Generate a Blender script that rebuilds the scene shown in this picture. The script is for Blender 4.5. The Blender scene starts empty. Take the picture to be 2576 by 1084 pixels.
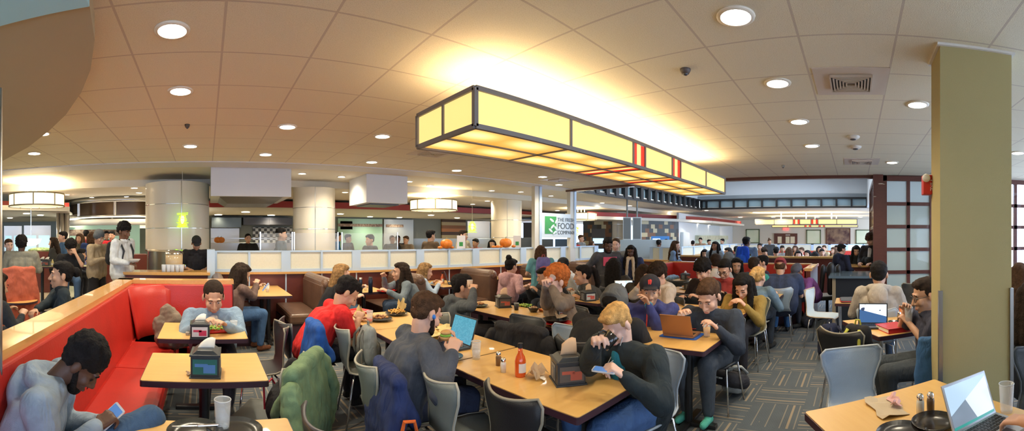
import bpy, math, random
from mathutils import Vector, Matrix
V = Vector
random.seed(7)
PI = math.pi
F, H0, XC, CZ = 1040.0, 595.0, 518.0, 1.65     # panorama: pixels per radian, horizon row, column that looks along +Y, eye height
sc = bpy.context.scene
col = sc.collection
# ---------------------------------------------------------------- camera
cd = bpy.data.cameras.new('camera'); cam = bpy.data.objects.new('camera', cd); col.objects.link(cam)
cd.type = 'PANO'; cd.panorama_type = 'CENTRAL_CYLINDRICAL'
cd.central_cylindrical_range_u_min = -1288/F; cd.central_cylindrical_range_u_max = 1288/F
cd.central_cylindrical_range_v_min = -(1084-H0)/F; cd.central_cylindrical_range_v_max = H0/F
cd.central_cylindrical_radius = 1.0
cd.clip_start = 0.05; cd.clip_end = 200
cam.location = (0, 0, CZ)
cam.rotation_euler = (PI/2, 0, -(1288-XC)/F)
sc.camera = cam
sc.view_settings.view_transform = 'Standard'; sc.view_settings.look = 'None'
sc.view_settings.exposure = 1.15; sc.view_settings.gamma = 1.0; sc.view_settings.use_curve_mapping = False
sc.render.film_transparent = False
sc.cycles.max_bounces = 6; sc.cycles.diffuse_bounces = 3; sc.cycles.glossy_bounces = 3; sc.cycles.transmission_bounces = 5
sc.cycles.transparent_max_bounces = 8; sc.cycles.sample_clamp_indirect = 4.0; sc.cycles.caustics_reflective = False; sc.cycles.caustics_refractive = False
sc.cycles.use_denoising = True; sc.cycles.use_adaptive_sampling = True; sc.cycles.adaptive_threshold = 0.02
# ---------------------------------------------------------------- world: overcast daylight outside the window wall
w = bpy.data.worlds.new('sky'); sc.world = w; w.use_nodes = True
bg = w.node_tree.nodes['Background']; bg.inputs[0].default_value = (0.62, 0.76, 1.0, 1); bg.inputs[1].default_value = 3.6
def area(name, loc, size, power, color, rot=(0, 0, 0), sy=None):
    l = bpy.data.lights.new(name, 'AREA'); l.energy = power; l.color = color; l.size = size
    if sy: l.shape = 'RECTANGLE'; l.size_y = sy
    o = bpy.data.objects.new(name, l); o.location = loc; o.rotation_euler = rot; col.objects.link(o); return o
area('skylight', (13.2, 3.3, 4.25), 6.0, 150, (0.8, 0.9, 1.0), (0, 0, 0), 5.0)
DL_WARM = (1.0, 0.87, 0.64)
def spot(x, y, z, power, color=DL_WARM, blend=0.8, ang=150):
    l = bpy.data.lights.new('downlight_lamp', 'SPOT'); l.energy = power*1.7; l.color = color; l.spot_size = math.radians(ang); l.spot_blend = blend
    l.shadow_soft_size = 0.08
    o = bpy.data.objects.new('downlight_lamp', l); o.location = (x, y, z); col.objects.link(o); return o
# ---------------------------------------------------------------- geometry helpers
def ray(px):
    a = (px-XC)/F; return V((math.sin(a), math.cos(a), 0)), V((math.cos(a), -math.sin(a), 0))
def P(px, py, r):
    d, _ = ray(px); return V((d.x*r, d.y*r, CZ-(py-H0)*r/F))
def at(px, py, z):
    r = F*(CZ-z)/(py-H0); d, _ = ray(px); return V((d.x*r, d.y*r, z))
def head(px, f):                                # heading: 0 looks at the camera, 90 looks to picture right, 180 away
    d, r = ray(px); f = math.radians(f); h = -d*math.cos(f)+r*math.sin(f)
    return math.atan2(-h.x, h.y)
def basis(axis):
    a = V(axis).normalized(); t = V((0, 0, 1)) if abs(a.z) < .9 else V((1, 0, 0))
    u = a.cross(t).normalized(); return u, u.cross(a).normalized() if False else a.cross(u).normalized(), a
SPLIT = {'eyebrow', 'iris', 'eye', 'post', 'hanger', 'side_slot', 'card_face', 'corner_guard', 'drawstring', 'door_glass', 'leaf', 'earphone_cord', 'side_stripe', 'sweater_stripe', 'pack_strap', 'strip', 'foot_bar', 'divider', 'trim', 'flange', 'seat_strap'}
class MB:
    def __init__(s): s.v = []; s.f = []; s.m = []; s.cm = 0; s.T = None; s.seg = []
    def _add(s, vs, fs):
        n = len(s.v); s.seg.append((n, len(s.f)))
        s.v += [tuple(s.T @ V(p)) if s.T else tuple(p) for p in vs]
        s.f += [tuple(i+n for i in f) for f in fs]; s.m += [s.cm]*len(fs); return s
    def box(s, x0, x1, y0, y1, z0, z1):
        v = [(x, y, z) for z in (z0, z1) for y in (y0, y1) for x in (x0, x1)]
        return s._add(v, [(0, 2, 3, 1), (4, 5, 7, 6), (0, 1, 5, 4), (2, 6, 7, 3), (0, 4, 6, 2), (1, 3, 7, 5)])
    def cbox(s, c, d): return s.box(c[0]-d[0]/2, c[0]+d[0]/2, c[1]-d[1]/2, c[1]+d[1]/2, c[2]-d[2]/2, c[2]+d[2]/2)
    def cyl(s, p0, p1, r0, r1=None, n=12, caps=True):
        r1 = r0 if r1 is None else r1; p0, p1 = V(p0), V(p1); u, w2, a = basis(p1-p0); v = []
        for p, r in ((p0, r0), (p1, r1)):
            v += [p+(u*math.cos(2*PI*i/n)+w2*math.sin(2*PI*i/n))*r for i in range(n)]
        f = [(i, (i+1) % n, n+(i+1) % n, n+i) for i in range(n)]
        if caps: f += [tuple(range(n))[::-1], tuple(range(n, 2*n))]
        return s._add(v, f)
    def cap(s, p0, p1, r0, r1=None, n=10):        # tapered capsule
        r1 = r0 if r1 is None else r1; p0, p1 = V(p0), V(p1)
        if (p1-p0).length < 1e-5: p1 = p0+V((0, 0, 1e-4))
        u, w2, a = basis(p1-p0); v = []; f = []; rows = []
        for c, r, angs in ((p0, r0, (-70, -35, 0)), (p1, r1, (0, 35, 70))):
            for t in angs:
                t = math.radians(t); rr = r*math.cos(t); o = c+a*(r*math.sin(t))
                rows.append(len(v)); v += [o+(u*math.cos(2*PI*i/n)+w2*math.sin(2*PI*i/n))*rr for i in range(n)]
        for k in range(5):
            f += [(rows[k]+i, rows[k]+(i+1) % n, rows[k+1]+(i+1) % n, rows[k+1]+i) for i in range(n)]
        f += [tuple(range(n))[::-1], tuple(range(5*n, 6*n))]
        return s._add(v, f)
    def ell(s, c, r, fr=None, n=14, m=9):          # ellipsoid, fr = (x,y,z) axes
        c = V(c); X, Y, Z = fr or (V((1, 0, 0)), V((0, 1, 0)), V((0, 0, 1))); v = [c-Z*r[2]]; f = []
        for j in range(1, m):
            t = -PI/2+PI*j/m
            for i in range(n):
                p = 2*PI*i/n; v.append(c+X*(r[0]*math.cos(t)*math.cos(p))+Y*(r[1]*math.cos(t)*math.sin(p))+Z*(r[2]*math.sin(t)))
        v.append(c+Z*r[2]); L = len(v)-1
        for i in range(n):
            f.append((0, 1+(i+1) % n, 1+i)); f.append((L, L-n+i, L-n+(i+1) % n))
            for j in range(m-2): a = 1+j*n; f.append((a+i, a+(i+1) % n, a+n+(i+1) % n, a+n+i))
        return s._add(v, f)
    def lathe(s, prof, c=(0, 0, 0), n=20, a0=0, a1=2*PI):
        full = abs(a1-a0-2*PI) < 1e-6; k = n if full else n+1; v = []; f = []
        for r, z in prof: v += [(c[0]+r*math.cos(a0+(a1-a0)*i/n), c[1]+r*math.sin(a0+(a1-a0)*i/n), c[2]+z) for i in range(k)]
        for j in range(len(prof)-1):
            for i in range(n): f.append((j*k+i, j*k+(i+1) % k, (j+1)*k+(i+1) % k, (j+1)*k+i))
        return s._add(v, f)
    def tube(s, pts, r, n=8, closed=False):
        pts = [V(p) for p in pts]; v = []; f = []; N = len(pts)
        for k, p in enumerate(pts):
            a = pts[(k+1) % N] if (closed or k < N-1) else p; b = pts[k-1] if (closed or k > 0) else p
            u, w2, _ = basis(a-b)
            if k and (u-pu).length > 1.2: u, w2 = -u, -w2
            pu = u; v += [p+(u*math.cos(2*PI*i/n)+w2*math.sin(2*PI*i/n))*r for i in range(n)]
        for k in range(N if closed else N-1):
            q = (k+1) % N; f += [(k*n+i, k*n+(i+1) % n, q*n+(i+1) % n, q*n+i) for i in range(n)]
        if not closed: f += [tuple(range(n))[::-1], tuple(range((N-1)*n, N*n))]
        return s._add(v, f)
    def prism(s, poly, z0, z1):
        n = len(poly); v = [(x, y, z0) for x, y in poly]+[(x, y, z1) for x, y in poly]
        return s._add(v, [tuple(range(n))[::-1], tuple(range(n, 2*n))]+[(i, (i+1) % n, n+(i+1) % n, n+i) for i in range(n)])
    def wall(s, pts, z0, z1, t=.1):                # wall of thickness t along a polyline
        for (a, b) in zip(pts[:-1], pts[1:]):
            a, b = V((a[0], a[1])), V((b[0], b[1])); d = (b-a).normalized(); nn = V((-d.y, d.x))*t/2
            s.prism([tuple(a-nn), tuple(b-nn), tuple(b+nn), tuple(a+nn)], z0, z1)
        return s
    def grid(s, rows, th=None):                     # open surface from rows of points
        k = len(rows[0]); v = [V(p) for r in rows for p in r]
        f = [(j*k+i, j*k+i+1, (j+1)*k+i+1, (j+1)*k+i) for j in range(len(rows)-1) for i in range(k-1)]
        return s._add(v, f)
    def build(s, name, mat, parent=None, smooth=False, loc=None, rotz=0, bevel=0, solid=0, sub=0):
        if parent and name in SPLIT and len(s.seg) > 1:
            sg = s.seg+[(len(s.v), len(s.f))]; o = None
            for (a, fa), (b, fb) in zip(sg[:-1], sg[1:]):
                q = MB(); q.v = s.v[a:b]; q.f = [tuple(i-a for i in f) for f in s.f[fa:fb]]; q.m = s.m[fa:fb]; q.seg = [(0, 0)]
                o = q.build(name, mat, parent, smooth, loc, rotz, bevel, solid, sub)
            return o
        me = bpy.data.meshes.new(name); me.from_pydata(s.v, [], s.f)
        for mm in (mat if isinstance(mat, (list, tuple)) else [mat]): me.materials.append(mm)
        if isinstance(mat, (list, tuple)): me.polygons.foreach_set('material_index', s.m)
        if smooth: me.polygons.foreach_set('use_smooth', [True]*len(me.polygons))
        me.update()
        o = bpy.data.objects.new(name, me); col.objects.link(o)
        if parent: o.parent = parent
        if loc is not None: o.location = loc
        if rotz: o.rotation_euler = (0, 0, rotz)
        if solid: m = o.modifiers.new('s', 'SOLIDIFY'); m.thickness = solid; m.offset = 0
        if bevel: m = o.modifiers.new('b', 'BEVEL'); m.width = bevel; m.segments = 2; m.limit_method = 'ANGLE'
        if sub: m = o.modifiers.new('u', 'SUBSURF'); m.levels = sub; m.render_levels = sub
        return o
_tex = {}
def clouds(scale):
    if scale not in _tex:
        t = bpy.data.textures.new('folds', 'CLOUDS'); t.noise_scale = scale; t.noise_depth = 1; _tex[scale] = t
    return _tex[scale]
def remesh(o, vox, it=4, disp=0, dscale=.1):
    m = o.modifiers.new('r', 'REMESH'); m.mode = 'VOXEL'; m.voxel_size = vox; m.use_smooth_shade = True
    if it: q = o.modifiers.new('m', 'SMOOTH'); q.factor = .5; q.iterations = it
    if disp: d = o.modifiers.new('d', 'DISPLACE'); d.texture = clouds(dscale); d.strength = disp; d.mid_level = .5; d.texture_coords = 'LOCAL'
    return o
def tag(o, label=None, cat=None, group=None, kind=None):
    if label: o['label'] = label
    if cat: o['category'] = cat
    if group: o['group'] = group
    if kind: o['kind'] = kind
    return o
def thing(name, label, cat, loc=(0, 0, 0), rotz=0, group=None):
    o = bpy.data.objects.new(name, None); col.objects.link(o); o.location = loc; o.rotation_euler = (0, 0, rotz); o.empty_display_size = .1
    return tag(o, label, cat, group)
def struct(o): o['kind'] = 'structure'; return o
KIDS = {}
def copytree(root, loc, rotz, label, group=None):
    r = root.copy(); col.objects.link(r); r.location = loc; r.rotation_euler = (0, 0, rotz); r['label'] = label
    if group: r['group'] = group
    for ch in [c for c in root.children]:
        c = ch.copy(); col.objects.link(c); c.parent = r
        for g in [x for x in ch.children]:
            d = g.copy(); col.objects.link(d); d.parent = c
    return r
# ---------------------------------------------------------------- materials
_m = {}
def mat(name, rgb, rough=.6, metal=0, emit=0, ecol=None, bump=0, bscale=40, var=0, vscale=8, alpha=1, trans=0, spec=.5, coat=0, rgb2=None):
    if name in _m: return _m[name]
    m = bpy.data.materials.new(name); m.use_nodes = True; nt = m.node_tree; b = nt.nodes['Principled BSDF']; _m[name] = m
    b.inputs['Base Color'].default_value = (*rgb, 1); b.inputs['Roughness'].default_value = rough; b.inputs['Metallic'].default_value = metal
    b.inputs['Specular IOR Level'].default_value = spec; b.inputs['Coat Weight'].default_value = coat
    if trans: b.inputs['Transmission Weight'].default_value = trans; b.inputs['IOR'].default_value = 1.2
    if emit: b.inputs['Emission Color'].default_value = (*(ecol or rgb), 1); b.inputs['Emission Strength'].default_value = emit
    b.inputs['Alpha'].default_value = alpha
    if bump or var or rgb2:
        tc = nt.nodes.new('ShaderNodeTexCoord'); nz = nt.nodes.new('ShaderNodeTexNoise'); nz.inputs['Scale'].default_value = vscale; nz.inputs['Detail'].default_value = 3
        nt.links.new(tc.outputs['Object'], nz.inputs['Vector'])
        if var or rgb2:
            mx = nt.nodes.new('ShaderNodeMix'); mx.data_type = 'RGBA'; cr = nt.nodes.new('ShaderNodeValToRGB')
            cr.color_ramp.elements[0].position = .35; cr.color_ramp.elements[1].position = .65
            a = rgb2 or tuple(c*(1-var) for c in rgb); bcol = rgb if rgb2 else tuple(min(1, c*(1+var)) for c in rgb)
            cr.color_ramp.elements[0].color = (*a, 1); cr.color_ramp.elements[1].color = (*bcol, 1)
            nt.links.new(nz.outputs[0], cr.inputs[0]); nt.links.new(cr.outputs[0], b.inputs['Base Color']); nt.nodes.remove(mx)
        if bump:
            n2 = nt.nodes.new('ShaderNodeTexNoise'); n2.inputs['Scale'].default_value = bscale; n2.inputs['Detail'].default_value = 4
            nt.links.new(tc.outputs['Object'], n2.inputs['Vector'])
            bp = nt.nodes.new('ShaderNodeBump'); bp.inputs['Strength'].default_value = bump; bp.inputs['Distance'].default_value = .01
            nt.links.new(n2.outputs[0], bp.inputs['Height']); nt.links.new(bp.outputs[0], b.inputs['Normal'])
    return m
class NG:                                          # tiny node-graph helper
    def __init__(s, m): s.nt = m.node_tree; s.n = s.nt.nodes; s.l = s.nt.links
    def math(s, op, a, b=None, c=None):
        nd = s.n.new('ShaderNodeMath'); nd.operation = op
        for i, x in enumerate((a, b, c)):
            if x is None: continue
            if hasattr(x, 'is_output'): s.l.new(x, nd.inputs[i])
            else: nd.inputs[i].default_value = x
        return nd.outputs[0]
    def mix(s, f, a, b):
        nd = s.n.new('ShaderNodeMix'); nd.data_type = 'RGBA'
        for i, x in ((0, f), (6, a), (7, b)):
            if hasattr(x, 'is_output'): s.l.new(x, nd.inputs[i])
            elif i == 0: nd.inputs[0].default_value = x
            else: nd.inputs[i].default_value = (*x, 1)
        return nd.outputs[2]
    def pos(s, kind='Object'):
        tc = s.n.new('ShaderNodeTexCoord'); sp = s.n.new('ShaderNodeSeparateXYZ'); s.l.new(tc.outputs[kind], sp.inputs[0]); return tc.outputs[kind], sp.outputs
    def noise(s, vec, scale, detail=2):
        nz = s.n.new('ShaderNodeTexNoise'); nz.inputs['Scale'].default_value = scale; nz.inputs['Detail'].default_value = detail; s.l.new(vec, nz.inputs['Vector']); return nz.outputs[0]
    def bump(s, h, st=.3, dist=.01):
        b = s.n.new('ShaderNodeBump'); b.inputs['Strength'].default_value = st; b.inputs['Distance'].default_value = dist; s.l.new(h, b.inputs['Height'])
        s.l.new(b.outputs[0], s.n['Principled BSDF'].inputs['Normal'])
    def base(s, c): s.l.new(c, s.n['Principled BSDF'].inputs['Base Color'])
def line(g, c, period, off, width):                 # 1 inside the band, c a coordinate socket
    t = g.math('ADD', c, -off+1000*period-width/2); t = g.math('MODULO', t, period); return g.math('GREATER_THAN', t, period-width)
def m_ceiling():
    m = mat('ceiling_tile', (.85, .79, .62), .9); g = NG(m); vec, (x, y, z) = g.pos()
    l = g.math('MAXIMUM', line(g, x, .611, .109, .016), line(g, y, .611, -.256, .016))
    n = g.noise(vec, 160, 2); t = g.mix(g.math('GREATER_THAN', n, .56), (.85, .79, .62), (.77, .71, .54))
    g.base(g.mix(l, t, (.64, .56, .45))); g.bump(g.math('ADD', g.math('MULTIPLY', l, -1.5), g.math('MULTIPLY', n, .6)), .35, .008); return m
def m_carpet():
    m = mat('striped_carpet', (.1, .1, .11), .95); g = NG(m); vec, (x, y, z) = g.pos(); T = .5
    cx = g.math('FLOOR', g.math('DIVIDE', x, T)); cy = g.math('FLOOR', g.math('DIVIDE', y, T))
    par = g.math('PINGPONG', g.math('ADD', cx, cy), 1)
    u = g.math('ADD', g.math('MULTIPLY', x, par), g.math('MULTIPLY', y, g.math('SUBTRACT', 1, par)))
    w_ = g.math('ADD', g.math('MULTIPLY', y, par), g.math('MULTIPLY', x, g.math('SUBTRACT', 1, par)))
    l = line(g, u, .125, .03, .012); l2 = line(g, u, .25, .09, .022)
    cut = g.math('GREATER_THAN', g.noise(g.nt.nodes[-1].outputs[0] if False else vec, 3.1), .40)
    st = g.math('SINE', g.math('MULTIPLY', u, 420)); n = g.noise(vec, 90, 2); n2 = g.noise(vec, 7, 2)
    base = g.mix(g.math('GREATER_THAN', st, 0), (.098, .118, .135), (.132, .155, .172))
    base = g.mix(g.math('MULTIPLY', n2, .8), base, (.085, .10, .115))
    c1 = g.mix(g.math('MULTIPLY', l, .75), base, (.30, .265, .21)); c2 = g.mix(g.math('MULTIPLY', g.math('MULTIPLY', l2, cut), .8), c1, (.40, .31, .21))
    g.base(c2); g.bump(n, .5, .006); return m
def m_wood(name, a, b, sc_=(1.5, 14, 14), rough=.35, coat=.3):
    m = mat(name, a, rough, coat=coat); g = NG(m); vec, _ = g.pos(); mp = g.n.new('ShaderNodeMapping'); mp.inputs['Scale'].default_value = sc_
    g.l.new(vec, mp.inputs[0]); n = g.noise(mp.outputs[0], 3, 4); g.base(g.mix(n, a, b)); return m
def m_tilefloor():
    m = mat('beige_floor_tile', (.6, .5, .34), .3); g = NG(m); vec, (x, y, z) = g.pos()
    l = g.math('MAXIMUM', line(g, x, .45, 0, .012), line(g, y, .45, 0, .012)); n = g.noise(vec, 4, 3)
    g.base(g.mix(l, g.mix(n, (.55, .45, .30), (.66, .56, .40)), (.35, .29, .2))); return m
def m_check(name, a, b, p, diag=False):
    m = mat(name, a, .35); g = NG(m); vec, (x, y, z) = g.pos(); u = g.math('ADD', x, y)
    cu = g.math('FLOOR', g.math('DIVIDE', u, p)); cz = g.math('FLOOR', g.math('DIVIDE', z, p)); g.base(g.mix(g.math('PINGPONG', g.math('ADD', cu, cz), 1), a, b)); return m
def m_bands(name, cols, p, axis=2):
    m = mat(name, cols[0], .5); g = NG(m); vec, xyz = g.pos(); t = g.math('MODULO', g.math('ADD', xyz[axis], 100*p*len(cols)), p*len(cols)); c = cols[0]
    for i, cc in enumerate(cols[1:], 1): c = g.mix(g.math('GREATER_THAN', t, p*i), c, cc)
    g.base(c); return m
CEIL = m_ceiling(); CARPET = m_carpet(); TILEF = m_tilefloor()
WOOD = m_wood('maple_laminate', (.84, .53, .18), (.75, .43, .13)); RAILW = m_wood('maple_rail', (.74, .42, .14), (.62, .33, .10), (14, 1.5, 14), .25, .5)
EDGE = mat('dark_edge', (.055, .022, .035), .4); MAHOG = m_wood('mahogany_panel', (.16, .035, .02), (.11, .022, .014), (3, 3, 12), .35)
RED = mat('red_vinyl', (.50, .026, .018), .38, bump=.15, bscale=60, var=.08, vscale=3); BROWN = mat('brown_leather', (.155, .085, .055), .33, bump=.2, bscale=70, var=.15, vscale=4)
STEEL = mat('brushed_steel', (.62, .60, .57), .3, 1); CHROME = mat('chrome', (.8, .8, .82), .15, 1); DSTEEL = mat('dark_metal', (.10, .10, .11), .4, .6)
BLACK = mat('black_plastic', (.018, .018, .02), .4); WHITE = mat('white_paint', (.78, .76, .72), .7); CREAM = mat('cream_panel', (.78, .76, .62), .55, var=.02, vscale=30)
BLUEW = mat('pale_trim', (.50, .64, .82), .45); COLM = mat('column_panel', (.82, .74, .60), .4, coat=.2)
GLASS = mat('clear_glass', (.95, .98, 1), .05, trans=0, alpha=.13, spec=.6); REDB = mat('red_band', (.30, .02, .015), .5)
LAMP = mat('lamp_disc', (1, .96, .88), .5, emit=9, ecol=(1, .95, .85)); DARKW = m_wood('dark_cherry', (.13, .035, .022), (.09, .022, .015), (3, 3, 12), .4)
# ================================================================ SETTING
def st(name, mb, m, parent=None, **k):
    o = mb.build(name, m, parent, **k)
    if parent is None: struct(o)
    return o
TOPZ = 2.9; KZ = 2.75
st('floor', MB().box(-1.15, 31, -4.5, 7.6, -.1, 0), CARPET)
st('floor', MB().box(-12, 31, 7.6, 18, -.1, 0), TILEF)
st('floor', MB().box(-12, -1.15, -4.5, 7.6, -.1, 0), TILEF)
st('ceiling', MB().box(-9, 8.5, -4.5, 6.85, TOPZ, TOPZ+.1), CEIL)
st('ceiling', MB().box(-12, 8.5, 6.85, 9.0, TOPZ, TOPZ+.1).box(8.5, 31, 7.05, 9.0, TOPZ, TOPZ+.1).box(-12, 31, 9.0, 18, KZ, TOPZ+.1), mat('plaster_ceiling', (.74, .68, .58), .8))
st('ceiling', MB().box(18, 31, -4.5, 7.05, TOPZ, TOPZ+.1), mat('plaster_ceiling', (.74, .68, .58), .8))
st('ceiling', MB().box(8.3, 18.3, -.6, 7.3, 4.3, 4.4), WHITE)
# beam between the dining room and the kitchen side
st('trim_12', MB().box(-12, 8.5, 6.85, 7.35, 2.885, 2.91), mat('beam_white', (.70, .70, .72), .6))
# raised well beyond the dining room
WELLW = mat('well_white', (.80, .84, .86), .7)
st('wall_well', MB().box(18, 18.1, -.6, 7.2, 3.52, 4.3).box(8.5, 18, 7.2, 7.3, 3.0, 4.3).box(8.4, 8.5, -.6, 7.2, 3.0, 4.3).box(8.4, 18, -.6, -.5, 2.9, 4.3), WELLW)
st('trim_1', MB().box(8.42, 8.56, -3.2, 7.1, 2.84, 2.9), DARKW)
st('trim_2', MB().box(17.95, 18.1, -.6, 7.2, 3.36, 3.52), mat('grey_band', (.30, .34, .36), .3))
BK = mat('black_frame', (.012, .010, .010), .4)
r = MB().box(17.9, 18.05, -.6, 7.05, 2.9, 2.97).box(17.9, 18.05, -.6, 7.05, 3.29, 3.36)
for i in range(12): y = -.5+i*.66; r.box(17.92, 18.0, y-.04, y+.04, 2.9, 3.36)
st('window_1', r, BK); 
r = MB().box(8.5, 18, 7.0, 7.1, 2.86, 2.95).box(8.5, 18, 7.0, 7.1, 3.3, 3.36)
for i in range(19): x = 8.7+i*.52; r.box(x-.09, x+.09, 6.98, 7.1, 2.9, 3.36)
st('window_2', r, BK)
st('window_3', MB().box(8.5, 18, 7.12, 7.14, 2.9, 3.36).box(18.06, 18.08, -.6, 7.1, 2.9, 3.36), mat('blue_grey_glass', (.34, .46, .50), .15))
# far walls
FARW = mat('far_wall', (.72, .66, .56), .8)
st('wall_far', MB().box(30, 30.1, -4.5, 9.3, 0, 2.9), FARW)
st('wall_back', MB().box(-12, 16, 17.0, 17.1, 0, KZ), mat('kitchen_back', (.20, .22, .20), .5))
st('wall_left', MB().box(-9.1, -9, -4.5, 7.6, 0, 2.9).box(-12, -11.9, 7.6, 17, 0, 2.9), mat('pale_green_wall', (.50, .60, .48), .7))
WW = mat('white_wall', (.74, .76, .76), .6)
a, b, c = P(1705, H0, 19), P(1842, H0, 31.5), P(1598, H0, 17.6)
st('wall_side', MB().wall([(a.x, a.y), (b.x, b.y)], 0, KZ, .1), WW)
# mosaic wall of coloured blocks
def m_mosaic():
    m = mat('block_mosaic', (.1, .1, .1), .5); g = NG(m); vec, (x, y, z) = g.pos()
    mp = g.n.new('ShaderNodeCombineXYZ'); u = g.math('ADD', g.math('MULTIPLY', x, .8), g.math('MULTIPLY', y, -.8)); g.l.new(u, mp.inputs[0]); g.l.new(z, mp.inputs[1])
    cu = g.math('FLOOR', g.math('MULTIPLY', g.math('ADD', u, g.math('MULTIPLY', g.math('FLOOR', g.math('MULTIPLY', z, 5.5)), .13)), 4.4)); cv = g.math('FLOOR', g.math('MULTIPLY', z, 5.5))
    g.l.new(cu, mp.inputs[0]); g.l.new(cv, mp.inputs[1]); vo = g.n.new('ShaderNodeTexWhiteNoise'); vo.noise_dimensions = '3D'; g.l.new(mp.outputs[0], vo.inputs['Vector'])
    cr = g.n.new('ShaderNodeValToRGB'); cr.color_ramp.interpolation = 'CONSTANT'; sp = g.n.new('ShaderNodeSeparateColor'); g.l.new(vo.outputs['Color'], sp.inputs[0]); g.l.new(sp.outputs[0], cr.inputs[0])
    e = cr.color_ramp.elements; e[0].color = (.06, .07, .075, 1); e[1].position = .42; e[1].color = (.20, .09, .04, 1)
    for p_, c_ in ((.6, (.55, .48, .30, 1)), (.85, (.05, .045, .04, 1))): q = e.new(p_); q.color = c_
    g.base(cr.outputs[0]); return m
MOS = m_mosaic()
st('wall_mosaic', MB().wall([(c.x, c.y), (a.x, a.y)], 0, 2.4, .12), MOS)
c0, c1 = P(1500, H0, 19.5), P(1540, H0, 18.5)
st('wall_mosaic', MB().wall([(c0.x-1, c0.y), (c1.x, c1.y)], 0, 2.4, .1), MOS)
# bulkheads: red band, pale fascia and lower soffit over the serving line
arc = [(-3.6, 12.4), (-1, 12.0), (2, 11.9), (6, 11.9), (10, 12.0), (14, 12.3), (16, 12.6)]
st('trim_3', MB().wall(arc, 2.50, 2.68, .15), REDB)
FASC = mat('pale_fascia', (.70, .66, .57), .6)
st('ceiling', MB().box(-3.6, 16, 11.95, 17, 2.5, 2.54), FASC)
pts = [P(1480, H0, 16.5), P(1600, H0, 18), P(1700, H0, 19.5), P(1790, H0, 22), P(1862, H0, 27)]
pts = [(p.x, p.y) for p in pts]
st('trim_5', MB().wall(pts, 2.45, 2.64, .15), REDB)
pts = [P(1480, H0, 16), P(1600, H0, 17.4), P(1700, H0, 18.8), P(1790, H0, 21), P(1870, H0, 26.5)]
st('trim_6', MB().wall([(p.x, p.y) for p in pts], 2.33, 2.45, .12), FASC)
pp = [(p.x, p.y) for p in pts]
st('ceiling', MB().prism(pp+[(26, 12), (12, 16)], 2.33, 2.37), FASC)
# left side soffit over the grill corner
p0, p1 = P(-30, H0, 10.5), P(172, H0, 11.2)
st('trim_7', MB().wall([(p0.x, p0.y), (p1.x, p1.y)], 2.42, 2.56, .1), REDB)
p0, p1 = P(-30, H0, 10.2), P(170, H0, 10.8)
st('trim_8', MB().wall([(p0.x, p0.y), (p1.x, p1.y)], 2.30, 2.42, .3), mat('soffit_white', (.72, .70, .62), .6))
st('ceiling', MB().prism([(p0.x, p0.y), (p1.x, p1.y), (p1.x-1.5, 16.5), (-11, 16.5)], 2.30, 2.34), mat('soffit_white', (.72, .70, .62), .6))
# round bulkhead hanging low over the camera's left
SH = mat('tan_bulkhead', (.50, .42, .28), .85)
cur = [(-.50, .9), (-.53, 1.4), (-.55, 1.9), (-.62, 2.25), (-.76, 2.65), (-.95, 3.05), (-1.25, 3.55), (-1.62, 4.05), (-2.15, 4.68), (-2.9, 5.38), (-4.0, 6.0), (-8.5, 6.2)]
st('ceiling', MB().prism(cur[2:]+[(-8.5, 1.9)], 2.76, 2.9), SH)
st('ceiling', MB().prism(cur[:3]+[(-8.5, 1.9), (-8.5, .9)], 2.75, 2.9), mat('soffit_daylight_blue', (.45, .82, 1.0), .7))  # blue daylight falling on this soffit is put into its base colour
# ---- round columns
def column(px, r_, wpx, z0, ztop, joints, base=False, seam=.05):
    rad = wpx/2/F*r_; c = P(px, H0, r_); c.z = 0
    o = MB().lathe([(rad, z0), (rad, ztop)], n=48).build('column', COLM, smooth=True, loc=c); struct(o)
    for z in joints: MB().lathe([(rad+.001, z-.008), (rad+.006, z-.004), (rad+.006, z+.004), (rad+.001, z+.008)], n=48).build('joint_strip', CHROME, o)
    d, _ = ray(px); an = math.atan2(-d.y, -d.x)+seam
    MB().cyl((math.cos(an)*rad, math.sin(an)*rad, z0), (math.cos(an)*rad, math.sin(an)*rad, ztop), .008, n=6).build('joint_strip', CHROME, o)
    if base:
        MB().lathe([(rad*.93, 0), (rad*.93, z0)], n=48).build('column_base', m_steelcol, o, smooth=True)
        MB().lathe([(rad*1.0, z0-.02), (rad*1.02, z0), (rad*1.0, z0+.02)], n=48).build('joint_strip', CHROME, o)
        MB().lathe([(rad*.95, .72), (rad*1.03, .74), (rad*.95, .76)], n=48).build('foot_ring', CHROME, o)
m_steelcol = mat('column_steel', (.56, .50, .40), .28, 1)
column(446, 8.8, 160, 1.37, KZ, (1.82, 2.30), True, .12)
column(790, 9.6, 106, 0, KZ, (1.82, 2.30))
column(1274, 12.8, 77, 0, KZ, (1.62, 2.15))
column(1551, 19.0, 60, 0, KZ, (1.6, 2.2))
for px in (146, 156, 168): 
    c = P(px, H0, 11.5); struct(MB().cyl((0, 0, 0), (0, 0, 2.6), .08 if px != 146 else .05, n=20).build('column', STEEL, smooth=True, loc=(c.x, c.y, 0)))
c = P(-3, H0, 1.9); struct(MB().cyl((0, 0, 0), (0, 0, 2.33), .017, n=16).build('column', STEEL, smooth=True, loc=(c.x, c.y, 0)))
# ---- square pillar at the right
OLIVE = mat('olive_paint', (.47, .40, .19), .85, bump=.3, bscale=300)
pil = MB().box(2.62, 2.93, -1.04, -.545, 0, 2.9).build('pillar', OLIVE); struct(pil)
g_ = MB()
for y0, y1 in ((-.56, -.535), (-1.05, -1.025)): g_.box(2.605, 2.64, y0, y1, 0, 1.3)
g_.build('corner_guard', mat('guard_steel', (.35, .34, .33), .35, .9), pil)
MB().box(2.6, 2.95, -1.06, -.525, 2.885, 2.9).build('ceiling_angle', WHITE, pil)
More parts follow.
